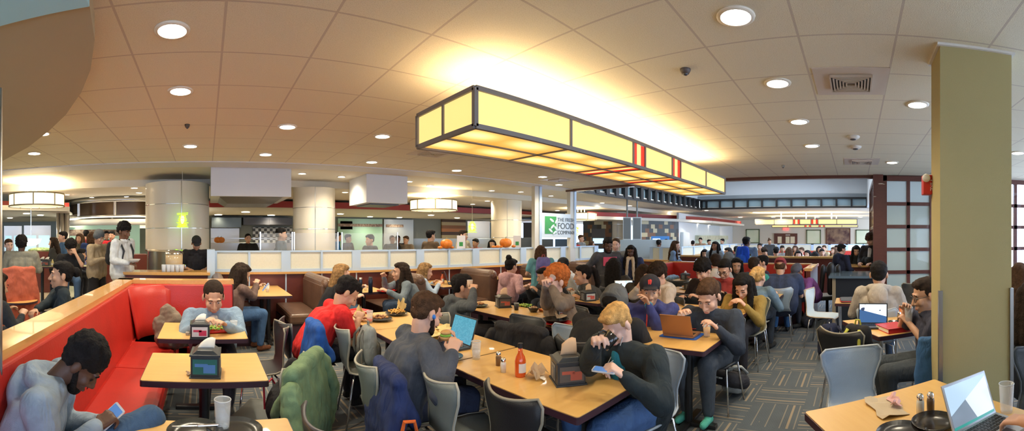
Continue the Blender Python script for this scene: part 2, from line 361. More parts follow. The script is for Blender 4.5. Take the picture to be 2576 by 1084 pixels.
# ---- shoji screens of dark wood and frosted panes
PANE = mat('frosted_pane', (.50, .60, .58), .4, trans=.0, alpha=.86)
def shoji(n, p, rotz, w, rows, cols, z0=0, ztop=2.88, clear=False):
    pw = .43; ph = .436; fr = MB(); pn = MB(); fr.box(0, .12, -.05, .05, z0, ztop).box(w-.12, w, -.05, .05, z0, ztop).box(0, w, -.05, .05, ztop-.1, ztop)
    x0 = .12; cw = (w-.24)/cols; h = (ztop-.1-z0)/rows
    for i in range(1, cols): fr.box(x0+i*cw-.036, x0+i*cw+.036, -.03, .03, z0, ztop)
    for j in range(rows): fr.box(.1, w-.1, -.03, .03, z0+j*h-.036, z0+j*h+.036)
    o = fr.build('window_%d' % n, DARKW, loc=p, rotz=rotz); struct(o)
    pn.box(.1, w-.1, -.006, .006, z0, ztop-.1); pn.build('pane', GLASS if clear else PANE, o); return o
shoji(4, (8.4, -.52, 0), -PI/2, 1.12, 6, 2)
shoji(5, (8.42, -.42, 0), 0, 2.6, 6, 6)
struct(MB().box(8.3, 8.46, -.56, -.36, 0, 2.9).build('trim_9', DARKW))
shoji(6, (8.35, -2.35, 0), -PI/2, 2.1, 6, 4, clear=True)
shoji(11, (8.4, -1.64, 0), -PI/2, .7, 6, 2)
# window wall behind the camera (daylight comes in here)
for i in range(9): shoji(12+i, (-7.6+i*1.9, -4.4, .5), 0, 1.88, 4, 3, 0, 2.3, True)
st('wall_window', MB().box(-9, 8.5, -4.5, -4.3, 0, .5), WHITE)
# ---- half wall with cream panels along the kitchen
hw = [(.12, 7.62), (9.6, 6.95)]
HA, HB = V((*hw[0], 0)), V((*hw[1], 0)); hd = (HB-HA).normalized(); HL = (HB-HA).length; hrot = math.atan2(hd.y, hd.x)
half = thing('wall_half', None, None, HA, hrot); half['kind'] = 'structure'
MB().box(0, HL, 0, .10, 0, .96).build('lower_panel', MAHOG, half)
MB().box(-.02, HL, -.05, .16, .96, 1.0).build('ledge', RAILW, half)
MB().box(0, HL, .0, .10, 1.0, 1.05).box(0, HL, 0, .10, 1.36, 1.39).build('trim', BLUEW, half)
n = 14; t = MB(); pp_ = MB(); wl = HL/n
for i in range(n+1):
    x = i*wl; wd = .085 if i % 2 == 0 else .02
    t.box(max(0, x-wd), x+wd, -.012, .11, 1.0, 1.39)
t.build('post', BLUEW, half)
for i in range(n): MB().box(i*wl+.01, (i+1)*wl-.01, .03, .06, 1.05, 1.36).build('panel', CREAM, half)
tt = MB()
for i in range(n+1): tt.box(i*wl-.012, i*wl+.012, -.012, 0, 0, .96)
tt.build('strip', BLUEW, half)
# end post by the drinks counter
st('trim_10', MB().box(.02, .16, 7.3, 7.66, 0, 1.42), BLUEW)
# two tall posts with the sign
for px in (1349, 1437):
    a_ = (px-XC)/F; t_ = V((math.sin(a_), math.cos(a_))); s_ = (HA.y-HA.x*hd.y/hd.x)/(t_.y-t_.x*hd.y/hd.x); q = t_*s_
    struct(MB().box(-.1, .1, -.06, .06, 0, 2.89).build('column', mat('post_cream', (.66, .64, .58), .5), loc=(q.x, q.y, 0), rotz=hrot))
    struct(MB().box(.04, .12, -.08, .08, 1.35, 2.89).build('trim_11', BLUEW, loc=(q.x, q.y, 0), rotz=hrot))
    if px == 1349: SA = q.copy()
    else: SB = q.copy()
# ---- other low partitions
def rail(n, pts, h, t=.2, wm=MAHOG, top=RAILW):
    o = MB().wall(pts, 0, h-.05, t*.6).build('wall_low', wm); struct(o)
    MB().wall(pts, h-.05, h, t).build('ledge', top, o); return o
rail(1, [(-1.04, .3), (-1.04, 5.38)], 1.1, .2); rail(1, [(-1.14, 5.3), (.35, 5.3)], 1.1, .2)
rail(2, [(9.5, 6.9), (9.2, 4.3)], 1.07, .22)
rail(3, [(8.85, 4.25), (8.85, .82)], 1.07, .2)
rail(4, [(8.9, 4.2), (8.0, 4.2)], 1.07, .12); rail(4, [(8.95, .86), (7.5, .86)], 1.07, .14)
rail(5, [(11.6, 6.2), (11.6, .6)], 1.09, .3)
rail(6, [(13.0, 8.2), (13.0, 6.0)], 1.05, .3)
# cream half walls further back
def halfwall(pts, z0, z1, n):
    o = MB().wall(pts, 0, z0, .1).build('wall_low', MAHOG); struct(o)
    MB().wall(pts, z0-.04, z0, .2).build('ledge', RAILW, o); MB().wall(pts, z0, z1, .06).build('panel', CREAM, o)
    MB().wall(pts, z1, z1+.03, .1).build('trim', BLUEW, o); A, B = V(pts[0]), V(pts[-1]); m_ = MB()
    for i in range(n+1): q = A.lerp(B, i/n); m_.box(q.x-.05, q.x+.05, q.y-.06, q.y+.06, z0, z1+.03)
    m_.build('post', BLUEW, o)
halfwall([(19.2, 7.6), (19.2, -.4)], 1.0, 1.27, 10)
a1, b1 = P(1712, H0, 13), P(1850, H0, 18.5); halfwall([(a1.x, a1.y), (b1.x, b1.y)], 1.05, 1.30, 6)
a1, b1 = P(1640, H0, 13), P(1690, H0, 12.5); halfwall([(a1.x, a1.y), (b1.x, b1.y)], .95, 1.30, 2)
# ---- far wall features (doors, pictures)
def fpt(px, z): a_ = (px-XC)/F; return 30/math.tan(a_) if abs(a_-PI/2) > 1e-6 else 0
def fy(px): return 30*math.cos((px-XC)/F)/math.sin((px-XC)/F)
def zf(py): return CZ-(py-H0)*30/F
d_ = MB().box(29.9, 30, fy(2006), fy(1948), 0, zf(587)).build('door_1', DARKW); struct(d_)
m_ = MB()
for x0, x1 in ((1957, 1967), (1977, 1987), (1989, 2000)): m_.box(29.87, 29.9, fy(x1), fy(x0), zf(612), zf(595))
m_.build('door_glass', mat('lit_glass', (.80, .70, .50), .3), d_)
m_ = MB().box(29.86, 29.9, fy(1988), fy(1977), zf(592), zf(590)); m_.build('door_sign', WHITE, d_)
m_ = MB().wall([(P(1716, H0, 19.2).x, P(1716, H0, 19.2).y), (P(1732, H0, 20).x, P(1732, H0, 20).y)], .0, 1.85, .12); struct(m_.build('door_2', mat('white_door', (.70, .78, .82), .5)))
a1, b1 = P(1752, H0, 21.5), P(1822, H0, 27.5)
o = MB().wall([(a1.x, a1.y), (b1.x, b1.y)], 1.0, 1.72, .3).build('window_20', mat('servery_glow', (.62, .74, .62), .5)); struct(o)
MB().wall([(a1.x, a1.y-.1), (b1.x, b1.y-.1)], 1.45, 1.70, .34).build('mosaic_strip', mat('servery_mosaic', (.45, .45, .32), .6, rgb2=(.66, .66, .50), vscale=6), o)
# grill cylinder hood, steel and brown glass
hc = P(335, H0, 13.2); hr = 2.05
ho = thing('extractor_hood', 'curved steel and smoked glass hood over the grill corner', 'hood', (hc.x, hc.y, 0))
MB().lathe([(hr, 2.22), (hr, 2.60)], n=48).build('glass_band', mat('smoked_glass', (.10, .06, .035), .2, .5), ho, smooth=True)
MB().lathe([(hr-.1, 2.60), (hr+.08, 2.60), (hr+.08, 2.70), (hr-.1, 2.72)], n=48).lathe([(hr-.3, 2.18), (hr+.05, 2.18), (hr+.05, 2.24), (hr-.3, 2.24)], n=48).build('rim', STEEL, ho, smooth=True)
for i in range(10): a_ = i*2*PI/10+.25; MB().cyl((hr*math.cos(a_), hr*math.sin(a_), 2.2), (hr*math.cos(a_), hr*math.sin(a_), 2.62), .05, n=8).build('strut', STEEL, ho)
MB().lathe([(hr-.2, 2.10), (hr+.12, 2.10)], n=48).build('light_ring', mat('hood_glow', (1, .9, .7), .5, emit=3.5), ho)
MB().lathe([(hr+.12, 1.96), (hr+.28, 1.96), (hr+.28, 2.12), (hr+.12, 2.12)], n=48).build('lower_ring', mat('soffit_white', (.72, .70, .62), .6), ho, smooth=True)
ad = math.atan2(-hc.y, -hc.x)
# ================================================================ PEOPLE
SK = {'a': (.72, .42, .30), 'b': (.60, .34, .22), 'c': (.42, .22, .13), 'd': (.17, .075, .042), 'e': (.78, .50, .40), 'f': (.10, .045, .028)}
def fabric(c, sc_=90):
    n = 'fabric_%02x%02x%02x' % tuple(int(x*255) for x in c[:3])
    if n in _m: return _m[n]
    m = mat(n, tuple(c[:3]), .9, var=.12, vscale=12); g = NG(m); vec, _ = g.pos(); mp = g.n.new('ShaderNodeMapping'); mp.inputs['Scale'].default_value = (1, 1, .45); g.l.new(vec, mp.inputs[0])
    nz = g.n.new('ShaderNodeTexNoise'); nz.inputs['Scale'].default_value = 11; nz.inputs['Detail'].default_value = 1; nz.inputs['Distortion'].default_value = 1.6; g.l.new(mp.outputs[0], nz.inputs['Vector'])
    rg = g.math('ABSOLUTE', g.math('SUBTRACT', nz.outputs[0], .5))                     # creases
    g.bump(g.math('ADD', g.math('MULTIPLY', rg, 3.2), g.math('MULTIPLY', g.noise(vec, 160, 2), .25)), .38, .014); return m
def skinm(k): return mat('skin_'+k, SK[k], .5, bump=.08, bscale=60)
def hairm(c): return mat('hair_%02x%02x%02x' % tuple(int(x*255) for x in c), c, .75, bump=.9, bscale=120, var=.3, vscale=30, spec=.18)
HC = {'black': (.012, .010, .010), 'dark': (.030, .018, .012), 'brown': (.075, .038, .020), 'ginger': (.52, .15, .035), 'blond': (.62, .36, .13), 'dblond': (.30, .17, .07), 'grey': (.2, .2, .2)}
def dirv(a): return V((0, math.sin(a), math.cos(a)))
def ik(S, T, l1, l2, pole):
    d = T-S; L = min(d.length, (l1+l2)*.99); dn = d.normalized(); a = (l1*l1-l2*l2+L*L)/(2*L); h = math.sqrt(max(0, l1*l1-a*a))
    p = pole-dn*pole.dot(dn); p = p.normalized() if p.length > 1e-4 else V((0, 0, -1))
    return S+dn*a+p*h, S+dn*L
def hand(b, W, d, n, th, curl, s):
    d = d.normalized(); n = (n-d*n.dot(d)).normalized(); l = d.cross(n).normalized()
    if l.dot(th) < 0: l = -l
    for i, Lf in enumerate((.066, .076, .071, .056)):
        o = (1.5-i)*.0205*s; B = W+d*(.086-.004*abs(i-1))*s+l*o
        b.cap(W+d*.012*s+l*o*.55, B, .014*s, .0115*s, 8)
        c1 = curl*(.8+.12*i); q = B+(d*math.cos(c1)+n*math.sin(c1))*Lf*.5*s+l*o*.10; c2 = c1*2.1
        b.cap(B, q, .0100*s, .0088*s, 8); b.cap(q, q+(d*math.cos(c2)+n*math.sin(c2))*Lf*.5*s, .0088*s, .0072*s, 8)
    B = W+d*.024*s+l*.026*s; q = B+(d*.55+l*.62+n*.35).normalized()*.042*s
    b.cap(W+d*.01*s, B, .016*s, .015*s, 8); b.cap(B, q, .0135*s, .0105*s, 8); b.cap(q, q+(d*.85+l*.1+n*.45).normalized()*.034*s, .0105*s, .0082*s, 8)
def headgeo(b, c, X, Y, Z, k, neck, s, detail):
    fr = (X, Y, Z); g = lambda x, y, z: c+(X*x+Y*y+Z*z)*k
    sc_ = lambda *r: tuple(q*k for q in r)
    b.ell(g(0, -.012, .030), sc_(.074, .094, .084), fr); b.ell(g(0, .022, -.030), sc_(.061, .070, .085), fr)
    b.ell(g(0, .036, -.078), sc_(.046, .044, .036), fr); b.ell(g(0, .066, -.098), sc_(.022, .018, .018), fr)
    b.cap(g(0, .088, .006), g(0, .108, -.034), .0085*k, .0125*k, 8)
    if detail:
        b.cap(g(-.014, .094, -.040), g(.014, .094, -.040), .0085*k, None, 8)
        b.cap(g(-.034, .079, .022), g(.034, .079, .022), .0125*k, None, 8)
        for s_ in (-1, 1): b.ell(g(.036*s_, .062, -.030), sc_(.024, .024, .026), fr)
        b.cap(g(-.016, .086, -.066), g(.016, .086, -.066), .0085*k, None, 8); b.cap(g(-.013, .084, -.077), g(.013, .084, -.077), .008*k, None, 8)
    for s_ in (-1, 1): b.ell(g(.076*s_, -.008, -.010), sc_(.011, .020, .031), fr)
    b.cap(g(0, -.018, -.06), neck+V((0, 0, -.03)), .053*s, .060*s, 12)
NP = [0]
def person(label, px, py, r, f, pose='sit', seat=.45, S=1.06, hs=1.13, g=1.08, pitch=15, hy=0, lean=None, top=(.1, .1, .12), sleeve='long', hood=None, skin='a',
           hair=('short', 'dark'), legs=(.03, .035, .05), arms=('table', 'table'), det=1, glasses=False, beard=None, cap=None, beanie=None, scarf=None, shirt=None,
           shoes=(.03, .03, .03), legdir=0, spread=1.0, coat=0, curl=.7, feet=True, kz=0, nbend=0, group=None, tuck=0, apron=None, pack=None, top2=None, roll=0, shw=1.0, knee=None, fit=True, dz=0):
    rot = head(px, f); Hw = P(px, py, r); Hw.z += dz; R = Matrix.Rotation(rot, 3, 'Z'); pt = math.radians(pitch)
    def spine(ln, st):
        zp = (seat+.10*S) if pose == 'sit' else .93*S
        pel = V((0, 0, zp)); ch = pel+dirv(ln*.8)*(.30*S*st); nk = ch+dirv(ln*1.15)*(.20*S*st); nb = ln*.45+pt*.35+math.radians(nbend)
        return pel, ch, nk, nk+dirv(nb)*(.143*S)
    st_ = .80 if pose == 'sit' else 1.0
    if pose == 'stand':
        ln = math.radians(lean or 3); S = max(.85, min(1.22, S*Hw.z/spine(ln, 1)[3].z)) if fit else S
    elif lean is not None:
        ln = math.radians(lean); z1 = spine(ln, 1)[3].z; z2 = spine(ln, 1.1)[3].z; st_ = max(.66, min(1.25, 1+.1*(Hw.z-z1)/(z2-z1)))
    else:
        lo, hi = math.radians(2), math.radians(62)
        if spine(lo, .80)[3].z < Hw.z:
            ln = lo; z1 = spine(ln, 1)[3].z; z2 = spine(ln, 1.1)[3].z; st_ = min(1.22, 1+.1*(Hw.z-z1)/(z2-z1))
        else:
            for _ in range(20):
                ln = (lo+hi)/2
                if spine(ln, .80)[3].z > Hw.z: lo = ln
                else: hi = ln
    pel, ch, nk, hc_ = spine(ln, st_)
    off = R @ V((hc_.x, hc_.y, 0)); base = V((Hw.x-off.x, Hw.y-off.y, 0))
    root = thing('person', label, 'person', base, rot, group)
    inv = lambda p: R.transposed() @ (V(p)-base)
    y_ = math.radians(hy); Y = V((math.sin(y_)*math.cos(pt), math.cos(y_)*math.cos(pt), -math.sin(pt))); X = V((math.cos(y_), -math.sin(y_), 0)); Z = X.cross(Y)
    if roll: q_ = Matrix.Rotation(math.radians(roll), 3, Y); X = q_ @ X; Z = q_ @ Z
    k = hs*S; vb = {0: .016, 1: .0105, 2: .0065}[det]; vc = {0: .024, 1: .016, 2: .011}[det]
    gp = lambda x, y, z: hc_+(X*x+Y*y+Z*z)*k
    # arms
    T = []; 
    for i, s_ in enumerate((1, -1)):
        m = arms[i]; sh = nk+V((.178*S*s_*g*shw, 0, 0))-dirv(ln)*(.045*S)
        if isinstance(m, tuple):
            if len(m) == 4: t = V(m[:3]); 
            else: t = inv(P(*m))
        elif m == 'table': t = V((.14*s_, max(nk.y+.30, .34), seat+.37))
        elif m == 'in': t = V((.06*s_, nk.y+.28, seat+.40))
        elif m == 'lap': t = V((.09*s_, .28, seat+.24))
        elif m == 'mouth': t = gp(.02*s_, .15, -.09)
        elif m == 'chin': t = gp(.03*s_, .09, -.16)
        elif m == 'cheek': t = gp(.085*s_, .06, -.05)
        elif m == 'brow': t = gp(.05*s_, .12, .03)
        elif m == 'phone': t = V((.05*s_, nk.y+.27, nk.z-.22*S))
        elif m == 'carry': t = V((.12*s_, .30*S, nk.z-.36*S))
        elif m == 'side': t = V((.25*s_*g, .03, pel.z-.14*S))
        elif m == 'pocket': t = V((.22*s_, .10, pel.z+.02))
        elif m == 'cross': t = V((-.12*s_, nk.y+.20, nk.z-.26*S))
        pole = V((.55*s_*spread, -.35, -.75)) if m not in ('side',) else V((.3*s_, -1, 0))
        l1, l2 = .275*S, .245*S
        E, W = ik(sh, t, l1, l2, pole); d = (W-E).normalized(); E, W = ik(sh, t-d*.065*S, l1, l2, pole); d = (W-E).normalized()
        T.append((sh, E, W, d, s_))
    # legs
    LG = []
    for s_ in (1, -1):
        hip = pel+V((.088*S*g*s_, 0, -.02))
        if pose == 'stand': kn = hip+V((.01*s_, .03, -.44*S)); an = V((.10*s_, -.02+.04*s_, .09)); ft = an+V((.02*s_, .15, -.045))
        else:
            kk = knee or .43; q = Matrix.Rotation(-math.radians(legdir), 3, 'Z')
            kn = pel+q @ V((.11*s_, kk*S, -.02+(kz if s_ > 0 else kz*.4))); an = V((kn.x, kn.y-.04+tuck*-.25, .10)); ft = an+q @ V((.01*s_, .14, -.05))
            if seat > .5: an.z += seat-.5; ft.z += seat-.5
        LG.append((hip, kn, an, ft, s_))
    # body
    b = MB(); headgeo(b, hc_, X, Y, Z, k, nk, S, det)
    for x in (-.07, 0, .07): b.cap(pel+V((x*S, 0, 0)), ch+V((x*S*1.1, 0, 0)), .085*S, .09*S); 
    b.cap(ch, nk-dirv(ln)*.05*S, .09*S, .06*S); b.cap(nk+V((-.15*S*g, 0, -.05*S)), nk+V((.15*S*g, 0, -.05*S)), .05*S)
    for sh, E, W, d, s_ in T:
        b.cap(sh, E, .046*S, .038*S); b.cap(E, W, .039*S, .027*S)
        th = V((-s_, .2, .6)); th = th-d*th.dot(d); nn = V((-.35*s_, .1, -1)) if abs(d.z) < .75 else V((-s_, .3, 0))
        if isinstance(arms[0 if s_ > 0 else 1], str) and arms[0 if s_ > 0 else 1] in ('mouth', 'chin', 'cheek', 'brow'): nn = hc_-W
        hand(b, W, d, nn, th, curl, S*1.02 if det else S*1.12)
    for hip, kn, an, ft, s_ in LG: b.cap(hip, kn, .066*S, .048*S); b.cap(kn, an, .047*S, .034*S)
    remesh(b.build('body', skinm(skin), root), vb, 3 if det else 2)
    # top
    t_ = MB(); e = .022
    for x in (-.075, 0, .075): t_.cap(pel+V((x*S*g, -.012, -.02)), ch+V((x*S*g*1.15, -.01, 0)), (.122+e*.3)*S*g, (.100+e*.5)*S*g)
    t_.cap(ch+V((0, -.01, 0)), nk-dirv(ln)*.06*S, .11*S*g, .075*S); t_.cap(nk+V((-.15*S*g*shw, -.01, -.052*S)), nk+V((.15*S*g*shw, -.01, -.052*S)), .066*S*g)
    t_.lathe([(.052*S, -.02), (.082*S, -.02), (.070*S, .035), (.055*S, .035), (.052*S, -.02)], c=nk+V((0, .002, -.005)), n=16)
    if coat: t_.cap(pel+V((-.08, -.01, 0)), pel+V((-.09, -.01, -coat)), .12*S, .13*S); t_.cap(pel+V((.08, -.01, 0)), pel+V((.09, -.01, -coat)), .12*S, .13*S)
    for sh, E, W, d, s_ in T:
        if sleeve == 'long': t_.cap(sh, E, .069*S*g, .056*S*g); t_.cap(E, E.lerp(W, .96), .056*S*g, .041*S)
        elif sleeve == 'short': t_.cap(sh, sh.lerp(E, .62), .070*S*g, .062*S*g)
        elif sleeve == 'push': t_.cap(sh, E, .069*S*g, .056*S*g); t_.cap(E, E.lerp(W, .45), .056*S*g, .048*S)
        elif sleeve == 'none': t_.cap(sh, sh.lerp(E, .1), .06*S, .06*S)
    if hood:
        for a_ in range(7):
            q = -2.2+a_*4.4/6; c1 = nk+V((math.sin(q)*.108*S, -math.cos(q)*.092*S-.015, .028-.022*abs(q))); q2 = -2.2+(a_+1)*4.4/6
            if a_ < 6: t_.cap(c1, nk+V((math.sin(q2)*.108*S, -math.cos(q2)*.092*S-.015, .028-.022*abs(q2))), .042*S)
        t_.ell(nk+V((0, -.155*S, -.075*S)), (.115*S, .06*S, .12*S))
    o = remesh(t_.build('top', fabric(top), root), vc, 4, .022 if det else .012, .11 if det else .2)
    if shirt:                                       # open front showing the garment below
        q = MB(); q.cap(ch+V((0, .062*S*g, -.10*S)), nk+V((0, .035, -.05*S)), .055*S*g, .052*S); q.cap(pel+V((0, .075*S*g, .05)), ch+V((0, .066*S*g, -.05)), .06*S, .055*S*g)
        remesh(q.build('shirt', fabric(shirt), root), vc, 3)
    if top2:                                        # printed patch on the chest or back
        c_, w_, h_, sd = top2; q = MB(); n0 = dirv(ln); up = n0; fw = V((0, math.cos(ln), -math.sin(ln)))*(1 if sd > 0 else -1)
        cc = ch.lerp(nk, .25)+fw*(.132*S*g)
        q.grid([[cc+V((x*w_/2, 0, 0))+up*(z*h_/2)-fw*(x*x*.018) for x in (-1, -.5, 0, .5, 1)] for z in (-1, 0, 1)])
        q.build('print', mat('print_%02x%02x%02x' % tuple(int(x*255) for x in c_), c_, .8), root, solid=.012)
    # trousers and shoes
    l_ = MB()
    for hip, kn, an, ft, s_ in LG: l_.cap(hip, kn, .092*S*g, .068*S*g); l_.cap(kn, an+V((0, 0, .01)), .067*S*g, .050*S)
    l_.cap(pel+V((-.06, .0, -.01)), pel+V((.06, .0, -.01)), .104*S*g)
    remesh(l_.build('trousers', fabric(legs), root), vc*1.1, 4, .012, .12)
    if feet:
        for hip, kn, an, ft, s_ in LG:
            h_ = MB().cap(an+V((0, -.02, -.055)), ft, .038, .034).cap(an, an+V((0, 0, -.04)), .042, .04)
            remesh(h_.build('shoe', fabric(shoes), root), .012, 2)
    # hair
    kind, hc0 = hair; hm = hairm(HC[hc0] if isinstance(hc0, str) else hc0); h = MB(); fr = (X, Y, Z); rr = lambda *q: tuple(v*k for v in q)
    dn = V((0, -.25, -1)).normalized()
    if beanie:
        q = MB(); q.ell(gp(0, -.014, .052), rr(.084, .102, .090), fr); q.cap(gp(-.03, -.02, .02), gp(.03, -.02, .02), .075*k); q.ell(gp(0, -.015, .02), rr(.088, .106, .03), fr)
        remesh(q.build('beanie', fabric(beanie), root), .010, 3)
    if cap:
        cc = cap[0] if isinstance(cap[0], tuple) else cap[:3]; q = MB(); q.ell(gp(0, -.012, .055), rr(.084, .100, .078), fr); bk = -1 if cap[-1] == 'back' else 1
        q.ell(gp(0, .098*bk, .040), rr(.062, .062, .0075), fr)
        remesh(q.build('cap', fabric(cc), root), .008, 2)
        if isinstance(cap[0], tuple) and len(cap) > 1 and isinstance(cap[1], tuple):
            q = MB().cap(gp(0, .076, .072), gp(0, .070, .092), .010*k, .012*k); q.cap(gp(.012, .078, .070), gp(.012, .070, .095), .006*k); q.build('cap_badge', fabric(cap[1]), root)
    if kind != 'none':
        cover = cap or beanie
        if not cover:
            h.ell(gp(0, -.021, .047), rr(.0795, .0935, .0775), fr) if kind == 'tight' else h.ell(gp(0, -.024, .045), rr(.081, .095, .080), fr)
            if kind != 'tight': h.cap(gp(-.03, .050, .085), gp(.035, .052, .083), .027*k, .025*k); h.ell(gp(0, .012, .088), rr(.06, .06, .036), fr)
        h.ell(gp(0, -.048, .002), rr(.073, .051, .062), fr)
        for s_ in (-1, 1): h.cap(gp(.068*s_, .012, .03), gp(.070*s_, .014, .006), .011*k, .006*k)
        if kind == 'afro': h.ell(gp(0, -.014, .066), rr(.098, .108, .090), fr); h.ell(gp(0, -.05, .02), rr(.090, .072, .07), fr)
        if kind == 'curly': h.ell(gp(0, -.014, .060), rr(.090, .104, .088), fr)
        if kind == 'mop': h.ell(gp(0, -.01, .06), rr(.097, .108, .088), fr); h.cap(gp(-.05, .065, .055), gp(.05, .068, .055), .028*k, .026*k)
        if kind in ('long', 'longf'):
            for s_ in (-1, 0, 1):
                a0 = gp(.05*s_, -.06, .02); a1_ = nk+V((.075*s_, -.10, -.02)); h.cap(a0, a1_, .055*k, .052*k); h.cap(a1_, a1_+dn*.20*S, .052*k, .028*k)
            for s_ in (-1, 1): a0 = gp(.075*s_, -.012, .05); a1_ = nk+V((.10*s_, .0 if kind == 'long' else .05, -.02)); h.cap(a0, a1_, .026*k, .036*k); h.cap(a1_, a1_+V((.01*s_, .04, -.17)), .036*k, .020*k)
        if kind == 'bob':
            for s_ in (-1, 0, 1): h.cap(gp(.05*s_, -.06, .02), gp(.06*s_, -.07, -.10), .052*k, .05*k)
            for s_ in (-1, 1): h.cap(gp(.075*s_, -.01, .04), gp(.085*s_, -.005, -.11), .028*k, .028*k)
        if kind == 'bun': h.ell(gp(0, -.075, .125), rr(.045, .045, .042), fr)
        if kind == 'lowbun': h.ell(gp(0, -.13, .03), rr(.045, .04, .045), fr)
        if kind == 'pony':
            a0 = gp(0, -.11, .07); a1_ = gp(0, -.155, .03); h.cap(a0, a1_, .03*k, .036*k); h.cap(a1_, a1_+V((0, -.04, -.16)), .036*k, .038*k); h.cap(a1_+V((0, -.04, -.16)), a1_+V((0, -.02, -.32)), .038*k, .012*k)
        remesh(h.build('hair', hm, root), .009 if det else .014, 2, {'afro': .035, 'curly': .022, 'mop': .03}.get(kind, .013) if not kind == 'tight' else .005, .03 if det else .05)
    # face details
    ey = MB(); ir = MB(); br = MB()
    for s_ in (-1, 1):
        if pitch > 32: ey.cap(gp(.018*s_, .086, -.006), gp(.044*s_, .078, -.006), .0032*k, None, 6)
        else:
            ey.ell(gp(.030*s_, .0795, .001), rr(.0115, .0075, .0046), fr, 10, 6); ir.ell(gp(.030*s_, .0835, .0005), rr(.0052, .0040, .0046), fr, 8, 6)
        br.cap(gp(.018*s_, .0925, .0225), gp(.032*s_, .0915, .0250), .0036*k, .0034*k, 6) if 0 else br.tube([gp(.016*s_, .0920, .0245), gp(.031*s_, .0900, .0265), gp(.047*s_, .0815, .0210)], .0034*k, 6)
    if det or pitch > 32: ey.build('eye', mat('lash', (.03, .02, .02), .6) if pitch > 32 else mat('eye_white', (.50, .46, .44), .35), root, smooth=True)
    if pitch <= 32: ir.build('iris', mat('iris', (.03, .018, .012), .2), root, smooth=True)
    br.build('eyebrow', hm, root, smooth=True)
    lp = MB().ell(gp(0, .090, -.072), (.019*k, .0095*k, .0085*k), fr, 12, 7)
    lp.build('lips', mat('lips_'+skin, tuple(c*m for c, m in zip(SK[skin], (.85, .55, .55))), .45), root, smooth=True)
    if glasses:
        q = MB()
        for s_ in (-1, 1):
            q.tube([gp(.033*s_+.024*math.cos(a_*PI/6), .100-.02*abs(.3*math.cos(a_*PI/6)), .0+.018*math.sin(a_*PI/6)) for a_ in range(12)], .0022*k, 5, True)
            q.tube([gp(.057*s_, .096, .004), gp(.080*s_, .02, .006), gp(.080*s_, -.01, -.002)], .002*k, 5)
        q.tube([gp(-.009, .103, .004), gp(.009, .103, .004)], .002*k, 5); q.build('glasses', BLACK, root)
    if beard:
        q = MB(); q.ell(gp(0, .052, -.094), rr(.048, .040, .032), fr)
        for s_ in (-1, 1): q.cap(gp(.060*s_, .010, -.02), gp(.042*s_, .048, -.085), .013*k, .020*k)
        q.cap(gp(-.02, .098, -.052), gp(.02, .098, -.052), .006*k); remesh(q.build('beard', hairm(HC[beard]), root), .008, 2, .012, .03)
    if scarf:
        q = MB(); pts_ = [nk+V((math.sin(a_)*.085*S, math.cos(a_)*.075*S, .01)) for a_ in [i*2*PI/10 for i in range(11)]]
        for i in range(10): q.cap(pts_[i], pts_[i+1], .034*S)
        for s_ in (-1, 1): q.cap(nk+V((.05*s_, .08, 0)), V((.06*s_, ch.y+.125*S*g, ch.z-.02)), .036*S, .036*S); q.cap(V((.06*s_, ch.y+.125*S*g, ch.z-.02)), V((.07*s_, pel.y+.14*S*g, pel.z+.05)), .036*S, .030*S)
        remesh(q.build('scarf', fabric(scarf), root), .014, 3, .02, .06)
    NP[0] += 1
    return dict(root=root, base=base, rot=rot, hc=hc_, nk=nk, ch=ch, pel=pel, T=T, X=X, Y=Y, Z=Z, k=k, R=R, S=S, world=lambda p: R @ V(p)+base, gp=gp, ln=ln)
# ================================================================ FURNITURE AND SMALL THINGS
def rrect(w, d, r, n=4):
    o = []
    for cx, cy, a0 in ((w/2-r, d/2-r, 0), (-w/2+r, d/2-r, PI/2), (-w/2+r, -d/2+r, PI), (w/2-r, -d/2+r, 1.5*PI)):
        o += [(cx+r*math.cos(a0+i*PI/2/n), cy+r*math.sin(a0+i*PI/2/n)) for i in range(n+1)]
    return o
def table(label, cx, cy, w, d, rot=0, z=.75, legs='post', round_=False, group=None, topm=None):
    t = thing('dining_table', label, 'table', (cx, cy, 0), rot, group); tm = topm or WOOD
    if round_:
        MB().lathe([(0, z-.03), (w/2, z-.03), (w/2, z), (0, z)], n=32).build('tabletop', tm, t)
        MB().lathe([(w/2, z-.032), (w/2+.004, z-.03), (w/2+.004, z-.002)], n=32).build('edge_band', EDGE, t)
    else:
        MB().prism(rrect(w, d, .015), z-.032, z).build('tabletop', tm, t)
        MB().prism(rrect(w+.010, d+.010, .018), z-.040, z-.004).build('edge_band', EDGE, t)
    if legs == 'post':
        n = 2 if max(w, d) > 1.0 else 1; b = MB(); p = MB()
        for i in range(n):
            o = 0 if n == 1 else (-.5+i)*max(w, d)*.6; x, y = (o, 0) if w > d else (0, o)
            p.cyl((x, y, .03), (x, y, z-.03), .035, n=12); b.box(x-.26, x+.26, y-.035, y+.035, 0, .035); b.box(x-.035, x+.035, y-.26, y+.26, 0, .035)
            
        p.build('post', BLACK, t); b.build('foot_bar', BLACK, t, bevel=.006)
    else:
        for sx in (-1, 1):
            for sy in (-1, 1): MB().cyl((sx*(w/2-.06), sy*(d/2-.06), 0), (sx*(w/2-.06), sy*(d/2-.06), z-.04), .016, n=10).build('leg', CHROME, t)
    return t
CH = {}
CCOL = {'grey': ((.20, .23, .22), (.45, .43, .36)), 'black': ((.020, .021, .025), (.30, .27, .21)), 'blue': ((.36, .46, .60), (.45, .50, .56)), 'white': ((.62, .70, .74), (.55, .42, .30)), 'dark': ((.05, .055, .06), (.10, .10, .11))}
